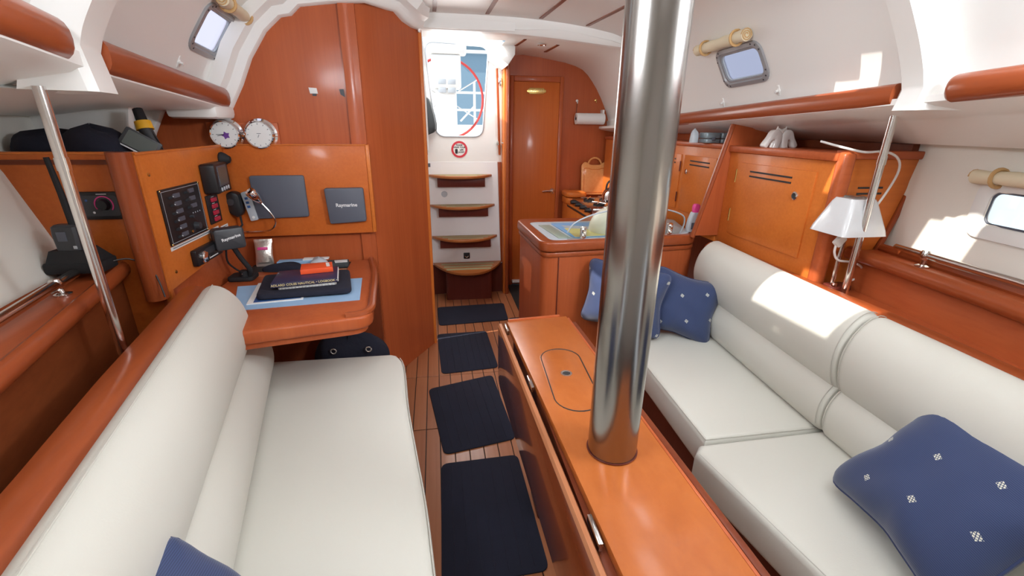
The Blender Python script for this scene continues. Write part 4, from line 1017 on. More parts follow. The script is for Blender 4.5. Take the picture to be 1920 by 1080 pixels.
# round sticker
sk = thing('safety_sticker', 'round red-ringed sticker reading PLEASE WEAR YOUR LIFE JACKET', 'sticker', mat=frame((0.200, 3.9285, 1.256), (1, 0, 0), (0, 0, 1)))
B().lathe([(0.0, 0.0), (0.067, 0.0), (0.067, 0.001), (0.0, 0.001)], (0, 0, 0), 40).build('disc', 'paper', sk, local=True)
B().lathe([(0.050, 0.0011), (0.067, 0.0011), (0.067, 0.0018), (0.050, 0.0018), (0.050, 0.0011)], (0, 0, 0), 40).build('red_ring', 'ink_red', sk, local=True)
for (s_, x_, y_, sz) in (('PLEASE', 0, 0.034, 0.017), ('WEAR YOUR', 0, 0.016, 0.017), ('LIFE', 0.018, -0.004, 0.018), ('JACKET', 0.016, -0.022, 0.015)):
    text('lettering', s_, sz, 'ink_black', sk, T((x_, y_, 0.0016)), bold=0.0006)
B().prism(rrect(-0.036, -0.014, -0.034, 0.004, 0.006), 0.0011, 0.002).build('vest_icon', 'ink_black', sk, local=True)
# grab handles either side of the opening
for (x_, lab) in ((0.522, 'brown wooden grab bar right of the companionway opening'), (-0.080, 'brown wooden grab bar left of the companionway opening')):
    t = thing('grab_bar', lab, 'grab bar', (x_, 3.9, 1.21))
    B().tube(catmull([(x_ - 0.012, 3.885, 1.87), (x_ - 0.006, 3.88, 1.70), (x_ + 0.002, 3.88, 1.45), (x_ + 0.010, 3.885, 1.215)], 4), 0.010, 10).build('bar', 'wood_rail', t)
    for z in (1.785, 1.31):
        B().cyl((x_, 3.875, z), (x_, 3.935, z), 0.016, n=12).build('mount', 'chrome', t)
B().box(0.53, 0.552, 3.86, 3.90, 1.74, 1.80, bev=0.006).cyl((0.535, 3.84, 1.31), (0.590, 3.82, 1.312), 0.007, n=8).build('door_catch', 'chrome', cs)
# bag hanging at the left side
hb = thing('drawstring_bag', 'dark grey drawstring bag hanging by the companionway', 'bag', (-0.035, 3.885, 1.38))
rings = []
for z, wx, wy, cx in ((1.648, 0.012, 0.012, -0.055), (1.635, 0.024, 0.018, -0.052), (1.60, 0.034, 0.024, -0.046), (1.52, 0.046, 0.030, -0.036), (1.45, 0.050, 0.034, -0.028), (1.40, 0.046, 0.030, -0.026), (1.378, 0.028, 0.016, -0.030)):
    rings.append([(cx + wx * math.cos(R(a)) * (1 + 0.1 * math.sin(R(5 * a))), 3.885 + wy * math.sin(R(a)), z + 0.012 * math.cos(R(a)) * (1 if z < 1.42 else 0)) for a in range(0, 360, 15)])
B().loft(rings).build('sack', 'greybag', hb)
B().tube([(-0.055, 3.885, 1.645), (-0.075, 3.885, 1.75), (-0.080, 3.885, 1.80)], 0.003, 6).build('cord', 'darkcord', hb)

# ================================================================ COCKPIT beyond the opening
ck = struct(B().box(-1.6, 2.2, 4.1, 7.5, 0.95, 1.0).box(-1.6, -0.55, 4.1, 7.5, 1.0, 1.42).box(1.05, 2.2, 4.1, 7.5, 1.0, 1.42).box(-1.6, 2.2, 7.3, 7.5, 1.0, 1.45).build('floor_cockpit', 'white2'))
pd = thing('steering_pedestal', 'white steering pedestal seen through the companionway', 'pedestal', (0.14, 5.2, 1.0))
B().prism(rrect(0.03, 0.25, 5.12, 5.32, 0.03), 1.0, 1.80, bev=0.01).build('column', 'white2', pd)
B().prism(rrect(0.00, 0.30, 5.10, 5.30, 0.03), 1.80, 2.12, bev=0.02).build('binnacle', 'white2', pd)
B().prism(rrect(-0.03, 0.36, 5.09, 5.26, 0.03), 2.12, 2.32, bev=0.02).build('instrument_pod', 'white2', pd)
b = B()
for z in (1.84, 1.76): b.box(0.06, 0.14, 5.095, 5.102, z, z + 0.05, bev=0.003).box(0.16, 0.24, 5.095, 5.102, z, z + 0.05, bev=0.003)
b.build('gauge', 'palegrey', pd)
wl = B().tube([(0.14 + 0.415 * math.cos(R(a)), 5.45, 1.715 + 0.415 * math.sin(R(a))) for a in range(0, 360, 8)], 0.013, 8, closed=True).build('wheel_rim', 'wheelred', pd)
wl['label'] = 'red steering wheel rim'
for a in range(0, 360, 60):
    B().tube([(0.14, 5.42, 1.715), (0.14 + 0.41 * math.cos(R(a + 30)), 5.45, 1.715 + 0.41 * math.sin(R(a + 30)))], 0.007, 6).build('wheel_spoke', 'steel', wl)
B().cyl((0.14, 5.30, 1.715), (0.14, 5.46, 1.715), 0.05, n=16).build('wheel_hub', 'steel', wl)
bb = thing('harbour_building', 'blue-grey clad building behind the cockpit', 'building', (1.2, 12, 0))
B().box(0.45, 6.0, 12, 14, -1.0, 4.2).build('cladding', 'bluewall', bb)
for z in (3.25, 3.05): B().box(0.42, 6.0, 11.9, 12.0, z, z + 0.07).build('gutter', 'white2', bb)
pr = thing('stern_rail', 'white stern rail and stanchions behind the wheel', 'rail', (0.9, 7.3, 1.45))
for z in (1.66, 1.90): B().cyl((-1.2, 7.3, z), (2.0, 7.3, z), 0.016, n=8).build('rail_tube', 'white2', pr)
for x in (-0.6, 0.3, 0.62, 1.5): B().cyl((x, 7.3, 1.45), (x, 7.3, 2.05 if x == 0.62 else 1.92), 0.018, n=8).build('stanchion', 'white2', pr)
B().tube([(0.40, 7.25, 1.50), (0.62, 7.27, 1.72)], 0.014, 6).build('brace', 'white2', pr)

# ================================================================ NAV STATION DEVICES
def on(root, u, v): return root @ T((u, v, 0))
# breaker panel
bp_ = thing('breaker_panel', 'large black breaker panel with rows of small switches', 'switch panel', mat=on(swM, 0.211, 1.120))
B().prism(rrect(-0.142, 0.142, -0.101, 0.101, 0.004), 0.0005, 0.008, bev=0.002).build('face', 'black', bp_, local=True)
for (x0, x1, y0, y1) in ((-0.134, 0.134, 0.092, 0.0935), (-0.134, 0.134, -0.0935, -0.092), (-0.134, -0.1325, -0.093, 0.093), (0.1325, 0.134, -0.093, 0.093)):
    B().box(x0, x1, y0, y1, 0.008, 0.0086).build('border_line', 'palegrey', bp_, local=True)
for k in range(6):
    y_ = 0.070 - k * 0.029
    sw = B().cyl((-0.088, y_ - 0.004, 0.008), (-0.088, y_ + 0.002, 0.022), 0.0055, n=10).build('toggle', 'charcoal', bp_, local=True)
    B().lathe([(0.0, 0.0), (0.0035, 0.0), (0.002, 0.002), (0.0, 0.002)], (-0.088, y_ + 0.002, 0.0215), 8).build('toggle_tip', 'palegrey', sw, local=True)
    B().prism(rrect(-0.064, -0.016, y_ - 0.008, y_ + 0.008, 0.003), 0.008, 0.009).build('switch_label', 'slate', bp_, local=True)
for k in range(3):
    y_ = 0.074 - k * 0.029
    B().cyl((0.022, y_ - 0.004, 0.008), (0.022, y_ + 0.002, 0.022), 0.0055, n=10).build('toggle', 'charcoal', bp_, local=True)
    B().prism(rrect(0.045, 0.092, y_ - 0.008, y_ + 0.008, 0.003), 0.008, 0.009).build('switch_label', 'slate', bp_, local=True)
B().cyl((0.022, -0.022, 0.008), (0.022, -0.020, 0.022), 0.0055, n=10).build('toggle', 'charcoal', bp_, local=True)
B().cyl((0.048, -0.062, 0.008), (0.048, -0.062, 0.026), 0.016, 0.013, n=18).build('knob', 'charcoal', bp_, local=True)
B().lathe([(0.0, 0), (0.006, 0), (0.006, 0.004), (0.0, 0.005)], (0.012, -0.078, 0.008), 10).build('key_lock', 'brass', bp_, local=True)
for k in range(4): B().lathe([(0, 0), (0.0028, 0), (0.0, 0.002)], (0.05 + k * 0.018, -0.012, 0.008), 8).build('indicator', 'palegrey', bp_, local=True)
for sx in (-0.137, 0.137):
    for sy in (-0.096, 0.096): B().lathe([(0, 0), (0.004, 0), (0.003, 0.002), (0.0, 0.002)], (sx, sy, 0.008), 8).build('screw', 'brass', bp_, local=True)
# fuse switch panel
fp = thing('fuse_panel', 'small black panel with four red rocker switches', 'switch panel', mat=on(swM, 0.443, 1.093))
B().prism(rrect(-0.052, 0.052, -0.061, 0.061, 0.003), 0.0005, 0.008, bev=0.002).build('face', 'black', fp, local=True)
for k in range(4):
    y_ = 0.040 - k * 0.0275
    B().box(-0.026, 0.022, y_ - 0.009, y_ + 0.009, 0.008, 0.016, bev=0.003).build('rocker', 'red', fp, local=True)
    B().box(-0.014, 0.010, y_ + 0.0105, y_ + 0.0125, 0.008, 0.0088).build('print_line', 'ink_white', fp, local=True)
# plotter display
dm = on(swM, 0.490, 1.222) @ Matrix.Rotation(R(8), 4, 'Y')
dp_ = thing('plotter_display', 'black plotter display box with grey screen', 'display', mat=dm)
B().prism(rrect(-0.100, 0.100, -0.062, 0.062, 0.012), -0.01, 0.045, bev=0.006).build('case', 'black', dp_, local=True)
B().prism(rrect(-0.070, 0.070, -0.034, 0.050, 0.003), 0.045, 0.0462).build('bezel', 'slate', dp_, local=True)
B().prism(rrect(-0.060, 0.060, -0.028, 0.044, 0.003), 0.0462, 0.047).build('screen', 'screen', dp_, local=True)
for k in range(4): B().lathe([(0, 0), (0.009, 0), (0.008, 0.003), (0.0, 0.0035)], (-0.048 + k * 0.034, -0.047, 0.045), 12).build('button', 'palegrey', dp_, local=True)
# socket and small strip near the corner
kn = thing('black_socket', 'round black plastic socket near the top corner of the switch cabinet', 'socket', mat=on(swM, 0.615, 1.290))
B().lathe([(0.030, 0.0), (0.032, 0.006), (0.026, 0.020), (0.016, 0.034), (0.012, 0.040), (0.0, 0.040)], (0, 0, 0), 20).build('cap', 'blackm', kn, local=True)
B().lathe([(0.0, 0), (0.006, 0), (0.006, 0.008), (0, 0.008)], (0.0, -0.012, 0.030), 10).build('tab', 'charcoal', kn, local=True)
st_ = thing('rocker_strip', 'narrow black strip of small switches beside the plotter display', 'switch panel', mat=on(swM, 0.625, 1.192))
B().prism(rrect(-0.026, 0.026, -0.043, 0.043, 0.003), 0.0005, 0.007, bev=0.002).build('face', 'black', st_, local=True)
for k in range(3): B().box(-0.012, 0.012, -0.030 + k * 0.026, -0.016 + k * 0.026, 0.007, 0.012, bev=0.002).build('rocker', ('palegrey', 'charcoal', 'slate')[k], st_, local=True)
# label strips
ls = thing('label_strip', 'long white printed label strip below the breaker panel', 'label', mat=on(swM, 0.262, 1.008))
B().box(-0.195, 0.195, -0.007, 0.007, 0.0004, 0.0014).build('strip', 'paper', ls, local=True)
B().box(-0.18, 0.18, -0.0015, 0.0015, 0.0014, 0.0017).build('print_line', 'slate', ls, local=True)
l2 = thing('label_strip', 'short white label strip above the car stereo', 'label', mat=on(swM, 0.515, 1.000))
B().box(-0.035, 0.035, -0.007, 0.007, 0.0004, 0.0014).build('strip', 'paper', l2, local=True)
B().box(-0.028, 0.028, -0.0013, 0.0013, 0.0014, 0.0017).build('print_line', 'slate', l2, local=True)
for (u, v) in ((0.050, 1.278), (0.065, 0.925)):
    tag(B().lathe([(0.0075, 0), (0.007, 0.002), (0.0, 0.003)], (0, 0, 0), 12, mat=on(swM, u, v)).build('brass_screw', 'brass'), 'brass screw head ' + ('above the breaker panel' if v > 1.1 else 'left below the breaker panel'), 'screw')
# car stereo
cst = thing('car_stereo', 'black car stereo with two chrome knobs in the switch cabinet', 'stereo', mat=on(swM, 0.295, 0.938))
B().prism(rrect(-0.112, 0.112, -0.033, 0.033, 0.008), 0.0005, 0.022, bev=0.004).build('face', 'black', cst, local=True)
B().prism(rrect(-0.045, 0.065, -0.004, 0.022, 0.003), 0.022, 0.0228).build('display', 'charcoal', cst, local=True)
for x_ in (-0.062, 0.088): B().lathe([(0.025, 0), (0.025, 0.010), (0.021, 0.014), (0.0, 0.016)], (x_, -0.004 if x_ < 0 else 0.004, 0.022), 22).build('knob', 'chrome', cst, local=True)
B().box(-0.035, 0.060, -0.024, -0.020, 0.022, 0.0235).build('print_line', 'ink_white', cst, local=True)
# VHF microphone and white handset
vm = thing('radio_microphone', 'black fist microphone clipped at the corner of the instrument panel', 'microphone', mat=npM @ T((0.030, 1.085, 0.03)))
B().prism(round_poly([(-0.055, 0.03), (-0.02, 0.062), (0.018, 0.05), (0.022, -0.04), (0.0, -0.066), (-0.045, -0.035)], 0.025, 4), -0.03, 0.03, bev=0.010).build('body', 'black', vm, local=True)
B().lathe([(0.016, 0), (0.016, 0.004), (0.0, 0.005)], (-0.020, 0.012, 0.030), 16).build('grille', 'charcoal', vm, local=True)
B().tube([(0.0, -0.06, 0.0), (0.005, -0.10, 0.01), (-0.02, -0.13, 0.02), (-0.04, -0.145, 0.02)], 0.005, 8).build('cord', 'blackm', vm, local=True)
wh = thing('remote_handset', 'slim white and blue remote handset hanging beside the microphone', 'handset', mat=npM @ T((0.075, 1.068, 0.004)) @ Matrix.Rotation(R(7), 4, 'Z'))
B().prism(round_poly([(-0.020, 0.070), (0.020, 0.074), (0.022, -0.068), (-0.014, -0.070)], 0.008, 3), 0.0, 0.022, bev=0.004).build('body', 'palegrey', wh, local=True)
for k in range(3): B().box(-0.008, 0.006, 0.035 - k * 0.02, 0.046 - k * 0.02, 0.022, 0.024, bev=0.001).build('button', 'blue', wh, local=True)
B().lathe([(0.007, 0), (0.006, 0.002), (0, 0.002)], (0.004, -0.052, 0.022), 10).build('round_button', 'dial', wh, local=True)
# autopilot head (black box on a bent arm)
ac = Vector((-0.885, 2.06, 0.975))
apM = frame(ac, (0.80, 0.60, 0.0), (0, 0, 1))
ah = thing('swivel_instrument', 'black boxed instrument on a swivel arm over the chart table', 'instrument', (-0.93, 2.16, 0.769))
b = B(); b.prism(rrect(-0.062, 0.055, -0.046, 0.046, 0.012), -0.06, 0.0, bev=0.008); bmesh.ops.transform(b.bm, matrix=apM, verts=b.bm.verts); case = b.build('case', 'charcoal', ah)
tm = ROOTM[ah.name].inverted() @ apM
text('brand_lettering', 'Raymarine', 0.018, 'ink_white', case, tm @ T((0.0, 0.006, 0.0006)) @ Matrix.Rotation(R(12), 4, 'Z'), bold=0.0005)
B().tube(catmull([(-0.895, 2.085, 0.935), (-0.880, 2.10, 0.88), (-0.855, 2.11, 0.82), (-0.870, 2.12, 0.785), (-0.905, 2.13, 0.782)], 5), 0.011, 10).build('arm', 'blackm', ah)
B().tube(catmull([(-0.915, 2.06, 0.93), (-0.93, 2.09, 0.86), (-0.90, 2.13, 0.80)], 5), 0.004, 6).build('cable', 'blackm', ah)
B().prism(rrect(-0.955, -0.845, 2.09, 2.185, 0.02), 0.769, 0.788, bev=0.004).cyl((-0.885, 2.115, 0.785), (-0.885, 2.115, 0.815), 0.018, n=14).build('base', 'blackm', ah)
B().lathe([(0, 0), (0.005, 0), (0.0, 0.003)], (-0.885, 2.095, 0.805), 8).build('bolt', 'chrome', ah)
# grey covers on the instrument panel
def cover(name, label, u0, u1, v0, v1, skew, txt=None, dz=0.02):
    t = thing(name, label, 'instrument cover', mat=npM)
    pts = round_poly([(u0, v1), (u0 + skew[0], v0), (u1, v0 + skew[1]), (u1 - skew[2], v1)][::-1], 0.012, 4)
    c = B().prism(pts, 0.0005, dz, bev=0.006).build('cover', 'slate', t, local=True)
    if txt: text('brand_lettering', txt, 0.024, 'ink_white', c, T(((u0 + u1) / 2 + 0.005, (v0 + v1) / 2 + 0.005, dz + 0.0005)), bold=0.0006)
    return t
cover('plotter_cover', 'large slate grey instrument cover behind the gooseneck lamp', 0.094, 0.336, 1.006, 1.212, (0.002, 0.004, 0.0))
cover('sounder_cover', 'small slate grey instrument cover lettered Raymarine', 0.421, 0.608, 0.972, 1.149, (0.010, 0.008, 0.002), 'Raymarine', 0.032)
# gooseneck lamp
gk = thing('gooseneck_lamp', 'chrome gooseneck reading lamp bent before the large cover', 'lamp', mat=npM)
path = catmull([(-0.012 + 0.03, 0.944, 0.01), (0.11, 0.948, 0.03), (0.165, 0.962, 0.055), (0.192, 1.000, 0.07), (0.180, 1.045, 0.08), (0.150, 1.092, 0.085)], 6)
B().tube(path, 0.0042, 8).build('neck', 'steel', gk, local=True)
hm2 = T((0.128, 1.125, 0.088)) @ Matrix.Rotation(R(28), 4, 'Z') @ Matrix.Rotation(R(-60), 4, 'X')
B().lathe([(0.006, -0.045), (0.012, -0.035), (0.022, 0.0), (0.024, 0.03), (0.021, 0.036), (0.016, 0.030), (0.0, 0.028)], (0, 0, 0), 20, mat=hm2).build('head', 'chrome', gk, local=True)
# radio heater control on the side cabinet
hc = thing('heater_control', 'black control panel with red-ringed dial on the side cabinet', 'control panel', mat=on(scM, -0.115, 1.183))
B().prism(rrect(-0.082, 0.078, -0.046, 0.046, 0.016), 0.0005, 0.012, bev=0.004).build('face', 'black', hc, local=True)
B().prism(rrect(-0.068, 0.064, -0.034, 0.034, 0.010), 0.012, 0.0125).build('inset', 'charcoal', hc, local=True)
B().tube([(0.022 + 0.027 * math.cos(R(a)), 0.004 + 0.027 * math.sin(R(a)), 0.0135) for a in range(-40, 221, 12)], 0.0022, 6).build('dial_ring', 'pink', hc, local=True)
B().cyl((0.022, 0.004, 0.0125), (0.022, 0.004, 0.028), 0.019, 0.016, n=20).build('dial', 'black', hc, local=True)
B().lathe([(0, 0), (0.004, 0), (0, 0.002)], (-0.014, -0.022, 0.0125), 10).build('led', 'ink_white', hc, local=True)
for (x_, m_) in ((-0.045, 'pink'), (-0.028, 'blue')): B().lathe([(0, 0), (0.004, 0), (0, 0.002)], (x_, 0.018, 0.0125), 10).build('indicator', m_, hc, local=True)
B().box(0.006, 0.036, 0.0375, 0.0395, 0.012, 0.0132).build('print_line', 'ink_white', hc, local=True)
# handheld radio in charging stand on the ledge
hr_ = thing('charging_stand', 'black charging stand on the left ledge', 'charger', (-1.155, 1.60, 0.966))
B().prism(round_poly([(-0.085, -0.05), (0.085, -0.055), (0.075, 0.055), (-0.08, 0.055)], 0.02, 4), 0.0, 0.035, bev=0.006, mat=T((-1.150, 1.605, 0.990))).build('base', 'blackm', hr_)
B().loft([[(-1.150 + sx * 0.07, 1.605 + sy * 0.048, 1.02) for sx, sy in ((-1, -1), (1, -1), (1, 1), (-1, 1))], [(-1.165 + sx * 0.045, 1.61 + sy * 0.036, 1.062) for sx, sy in ((-1, -1), (1, -1), (1, 1), (-1, 1))]]).build('cradle', 'blackm', hr_)
hh = thing('handheld_radio', 'black handheld radio with long antenna standing in the charger', 'radio', (-1.155, 1.60, 1.05))
B().loft([[(-1.158 + sx * w_, 1.600 + sy * d_, z) for sx, sy in ((-0.8, -1), (0.8, -1), (1, -0.7), (1, 0.7), (0.8, 1), (-0.8, 1), (-1, 0.7), (-1, -0.7))] for z, w_, d_ in ((1.02, 0.030, 0.02), (1.06, 0.033, 0.022), (1.11, 0.036, 0.022), (1.135, 0.034, 0.020), (1.142, 0.026, 0.014))]).build('body', 'charcoal', hh)
B().box(-1.176, -1.150, 1.576, 1.580, 1.092, 1.122, bev=0.001).build('screen', 'slate', hh)
for k in range(3): B().box(-1.140, -1.130, 1.5765, 1.581, 1.035 + k * 0.016, 1.045 + k * 0.016, bev=0.001).build('button', 'palegrey', hh)
B().tube([(-1.138, 1.60, 1.14), (-1.142, 1.60, 1.24), (-1.150, 1.60, 1.345)], [0.010, 0.009, 0.0075], 10).build('antenna', 'blackm', hh)
B().tube(catmull([(-1.08, 1.62, 1.01), (-1.04, 1.65, 1.01), (-0.99, 1.66, 0.975), (-0.965, 1.645, 0.93), (-0.95, 1.63, 0.875)], 6), 0.0028, 6).build('cable', 'darkcord', hr_)
# dark bag on the cabinet top
dbg = thing('folded_jacket', 'folded dark navy jacket on top of the side cabinet', 'jacket', (-1.25, 1.85, 1.35))
def lump(name, cx, cy_, z0, sx, sy, h, mat, root, seed=1, n=20, m=8):
    rnd = random.Random(seed); ph = [rnd.uniform(0, 6.28) for _ in range(4)]; rings = []
    for i in range(m + 1):
        t = i / m; rr_ = (1 - t ** 3.2) ** 0.45 if t < 1 else 0.02; ring = []
        for k in range(n):
            a = 2 * math.pi * k / n
            w_ = 1 + 0.07 * math.sin(3 * a + ph[0] + t * 2) + 0.05 * math.sin(5 * a + ph[1] - t * 3)
            ca_, sa_ = math.cos(a), math.sin(a); q = (abs(ca_) ** 3 + abs(sa_) ** 3) ** (-1 / 3)
            ring.append((cx + sx * ca_ * q * rr_ * w_, cy_ + sy * sa_ * q * rr_ * w_, z0 + h * t * (1 + 0.10 * math.sin(2 * a + ph[2]))))
        rings.append(ring)
    return B().loft(rings).build(name, mat, root, smooth=60)
lump('fold', -1.29, 1.86, 1.332, 0.125, 0.09, 0.085, 'darkcloth', dbg, 2)
lump('fold', -1.155, 1.83, 1.332, 0.088, 0.08, 0.100, 'darkcloth', dbg, 5)
# torch and tablet on the switch cabinet
gps = thing('waterproof_torch', 'black torch with yellow collar leaning behind the switch cabinet', 'torch', (-1.03, 1.92, 1.33))
B().tube([(-1.062, 1.95, 1.49), (-1.050, 1.94, 1.448)], [0.016, 0.018], 12).build('head', 'blackm', gps)
B().tube([(-1.050, 1.94, 1.448), (-1.044, 1.935, 1.42)], [0.026, 0.028], 14).build('collar', 'yellow', gps)
B().tube([(-1.044, 1.935, 1.42), (-1.000, 1.915, 1.335)], [0.022, 0.014], 12).build('body', 'charcoal', gps)
B().tube([(-1.03, 1.93, 1.43), (-0.995, 1.915, 1.37), (-0.990, 1.912, 1.345)], 0.002, 6).build('lanyard', 'black', gps)
tbm = frame((-1.035, 1.865, 1.370), (0.62, 0.55, -0.45), (-0.45, 0.35, 0.60))
tbl = thing('handheld_plotter', 'white-edged handheld plotter lying against the torch', 'plotter', mat=frame((-1.03, 1.86, 1.375), (0.75, 0.30, -0.58), Vector((0.75, 0.30, -0.58)).cross(Vector((0.15, -0.93, 0.2))).normalized() * -1))
B().prism(rrect(-0.055, 0.055, -0.032, 0.032, 0.006), -0.008, 0.008, bev=0.002).build('body', 'charcoal', tbl, local=True)
B().box(-0.0575, 0.0575, -0.0345, -0.030, -0.009, 0.009, bev=0.001).build('edge', 'ink_white', tbl, local=True)
B().prism(rrect(-0.045, 0.045, -0.026, 0.026, 0.004), 0.008, 0.0092).build('screen', 'screen', tbl, local=True)
B().prism(rrect(-0.045, 0.045, -0.026, 0.026, 0.004), -0.0092, -0.008).build('back_plate', 'screen', tbl, local=True)
# clocks on a board on the bulkhead
cbM = frame((-0.882, by(-0.882), 0), ND, (0, 0, 1))
cb = thing('clock_board', 'wooden mounting board behind the two brass-rimmed dials', 'board', mat=cbM)
B().box(-0.150, 0.155, 1.285, 1.450, 0.0, 0.014, bev=0.004).build('board', 'wood', cb, local=True)
for (u, nm, lab) in ((-0.066, 'ship_clock', 'round chrome ship clock with purple emblem'), (0.078, 'barometer', 'round chrome barometer right of the ship clock')):
    t = thing(nm, lab, 'clock' if u < 0 else 'barometer', mat=cbM @ T((u, 1.396, 0.014)))
    B().lathe([(0.070, 0.0), (0.071, 0.006), (0.062, 0.012), (0.060, 0.034), (0.062, 0.042), (0.058, 0.046), (0.054, 0.042), (0.0, 0.042)], (0, 0, 0), 36).build('case', 'chrome', t, local=True)
    B().lathe([(0.0, 0.0422), (0.0535, 0.0422), (0.0535, 0.0432), (0.0, 0.0432)], (0, 0, 0), 36).build('dial_face', 'dial', t, local=True)
    for k in range(12):
        a = R(30 * k); B().box(-0.0012, 0.0012, 0.044, 0.050, 0.0432, 0.0437, mat=Matrix.Rotation(a, 4, 'Z')).build('hour_mark', 'slate', t, local=True)
    if u < 0:
        B().prism([(0.012 * math.cos(R(a)) * (1.5 if (a // 36) % 2 else 0.9) + 0.006, 0.012 * math.sin(R(a)) * (1.5 if (a // 36) % 2 else 0.9) - 0.004) for a in range(0, 360, 36)], 0.0432, 0.0438).build('emblem', 'ink_purple', t, local=True)
        B().box(-0.034, 0.0, -0.001, 0.001, 0.0438, 0.0444).build('hand', 'ink_black', t, local=True)
        B().box(-0.030, 0.0, -0.001, 0.001, 0.0438, 0.0444, mat=Matrix.Rotation(R(12), 4, 'Z')).build('hand', 'ink_black', t, local=True)
    else:
        B().box(-0.009, 0.009, 0.004, 0.006, 0.0432, 0.0437).build('print_line', 'slate', t, local=True)
        B().box(-0.001, 0.001, -0.014, 0.0, 0.0436, 0.0442, mat=Matrix.Rotation(R(-25), 4, 'Z')).build('hand', 'slate', t, local=True)
# little plates on the bulkhead
bkM = frame((-0.55, by(-0.55) - 0.001, 1.59), ND, (0, 0, 1))
ps = thing('wall_switch', 'small white switch plate with dark stub on the bulkhead', 'switch', mat=bkM)
B().prism([(-0.022, 0.016), (0.013, 0.014), (0.016, -0.010), (-0.018, -0.010)][::-1], 0.0, 0.006, bev=0.001).build('plate', 'paper', ps, local=True)
B().prism([(-0.008, -0.010), (0.010, -0.010), (0.009, -0.020), (-0.009, -0.020)][::-1], 0.0, 0.004).build('stub', 'charcoal', ps, local=True)
tag(B().prism([(-0.010, 0.017), (0.010, 0.018), (0.013, -0.018), (-0.006, -0.006)][::-1], 0.0, 0.003, mat=frame((-0.427, by(-0.427) - 0.0005, 1.585), ND, (0, 0, 1))).build('adhesive_pad', 'charcoal'), 'dark adhesive pad right of the white switch plate', 'pad')
# light switch at aft bulkhead
# ================================================================ ON THE CHART TABLE
DZ = 0.7685
tag(B().prism([(-0.885, 2.026), (-0.364, 2.077), (-0.333, 1.790), (-0.79, 1.735)][::-1], DZ, DZ + 0.0015).build('paper_chart', 'chart'), 'light blue paper chart spread on the chart table', 'chart')
mg = thing('magazine', 'white and blue magazine under the black laptop sleeve', 'magazine', (-0.72, 1.92, DZ + 0.002))
B().prism([(-0.806, 2.046), (-0.60, 2.07), (-0.56, 1.82), (-0.763, 1.787)][::-1], DZ + 0.002, DZ + 0.006).build('pages', 'paper', mg)
B().prism([(-0.786, 2.044), (-0.61, 2.064), (-0.57, 1.83), (-0.742, 1.800)][::-1], DZ + 0.006, DZ + 0.0066).build('cover', 'blue', mg)
tag(B().prism(round_poly([(-0.792, 2.090), (-0.428, 2.135), (-0.372, 1.850), (-0.735, 1.812)][::-1], 0.03, 5), DZ + 0.007, DZ + 0.032, bev=0.010, seg=3).build('laptop_sleeve', 'darkcloth'), 'black laptop sleeve under the logbook', 'sleeve')
LZ = DZ + 0.0325
nb = thing('spiral_notebook', 'white spiral notebook under the navy logbook', 'notebook', (-0.57, 1.96, LZ))
B().prism([(-0.685, 2.010), (-0.475, 2.045), (-0.445, 1.905), (-0.660, 1.868)][::-1], LZ, LZ + 0.012).build('pages', 'paper', nb)
for k in range(18):
    f = k / 17; p = Vector((-0.660, 1.868)) * (1 - f) + Vector((-0.445, 1.905)) * f
    B().tube([(p.x + 0.001 * math.cos(R(a)), p.y + 0.006 * math.cos(R(a)), LZ + 0.0065 + 0.006 * math.sin(R(a))) for a in range(0, 360, 45)], 0.0012, 5, closed=True).build('ring', 'foil', nb)
LB = LZ + 0.0128
lbk = thing('logbook', 'navy nautical logbook with gold spine lettering', 'book', (-0.57, 1.96, LB))
lc = [(-0.705, 2.025), (-0.465, 2.070), (-0.435, 1.900), (-0.685, 1.850)]
B().prism(lc[::-1], LB, LB + 0.020, bev=0.002).build('cover', 'navybook', lbk)
B().prism([(-0.468, 2.066), (-0.4615, 2.067), (-0.4315, 1.902), (-0.438, 1.903)][::-1], LB + 0.003, LB + 0.017).build('pages', 'paper', lbk)
sd_ = Vector((0.250, 0.050, 0)).normalized()
fm = frame((-0.560, 1.8735, LB + 0.010), sd_, (0, 0, 1))
text('spine_lettering', 'ADLARD COLES NAUTICAL • LOGBOOK •', 0.0135, 'ink_gold', lbk, ROOTM[lbk.name].inverted() @ fm, bold=0.0002)
ob = thing('orange_box', 'flat orange box lying on the logbook', 'box', (-0.54, 2.03, LB + 0.02))
B().prism([(-0.615, 2.050), (-0.488, 2.072), (-0.467, 1.985), (-0.595, 1.955)][::-1], LB + 0.0205, LB + 0.042, bev=0.002).build('carton', 'orange', ob)
B().prism([(-0.512, 2.055), (-0.498, 2.057), (-0.482, 2.000), (-0.496, 1.997)][::-1], LB + 0.042, LB + 0.0424).build('white_label', 'paper', ob)
# things in the tray at the back
ff = thing('foil_packet', 'silver foil snack packet standing at the back of the chart table', 'packet', mat=frame((-0.868, 2.325, 0.77), (0.98, 0.10, 0), (0.0, 0.25, 1)))
rings = []
for z, t in ((0.0, 0.002), (0.012, 0.003), (0.02, 0.012), (0.06, 0.018), (0.11, 0.012), (0.122, 0.003), (0.136, 0.002)):
    wd = 0.040 + 0.002 * math.sin(z * 60); rings.append([(wd * math.cos(R(a)), z, t * math.sin(R(a))) for a in range(0, 360, 20)])
B().loft(rings).build('pouch', 'foil', ff, local=True)
B().box(-0.024, 0.022, 0.082, 0.096, 0.0150, 0.0175, bev=0.001).build('print_patch', 'pink', ff, local=True)
tag(B().prism([(-0.80, 2.335), (-0.63, 2.345), (-0.632, 2.30), (-0.80, 2.29)][::-1], 0.770, 0.800, bev=0.003).build('blue_folder', 'chart'), 'light blue folder lying in the back tray of the chart table', 'folder')
cl = thing('folded_cloth', 'folded black cloth in the back tray of the chart table', 'cloth', (-0.75, 2.26, 0.77))
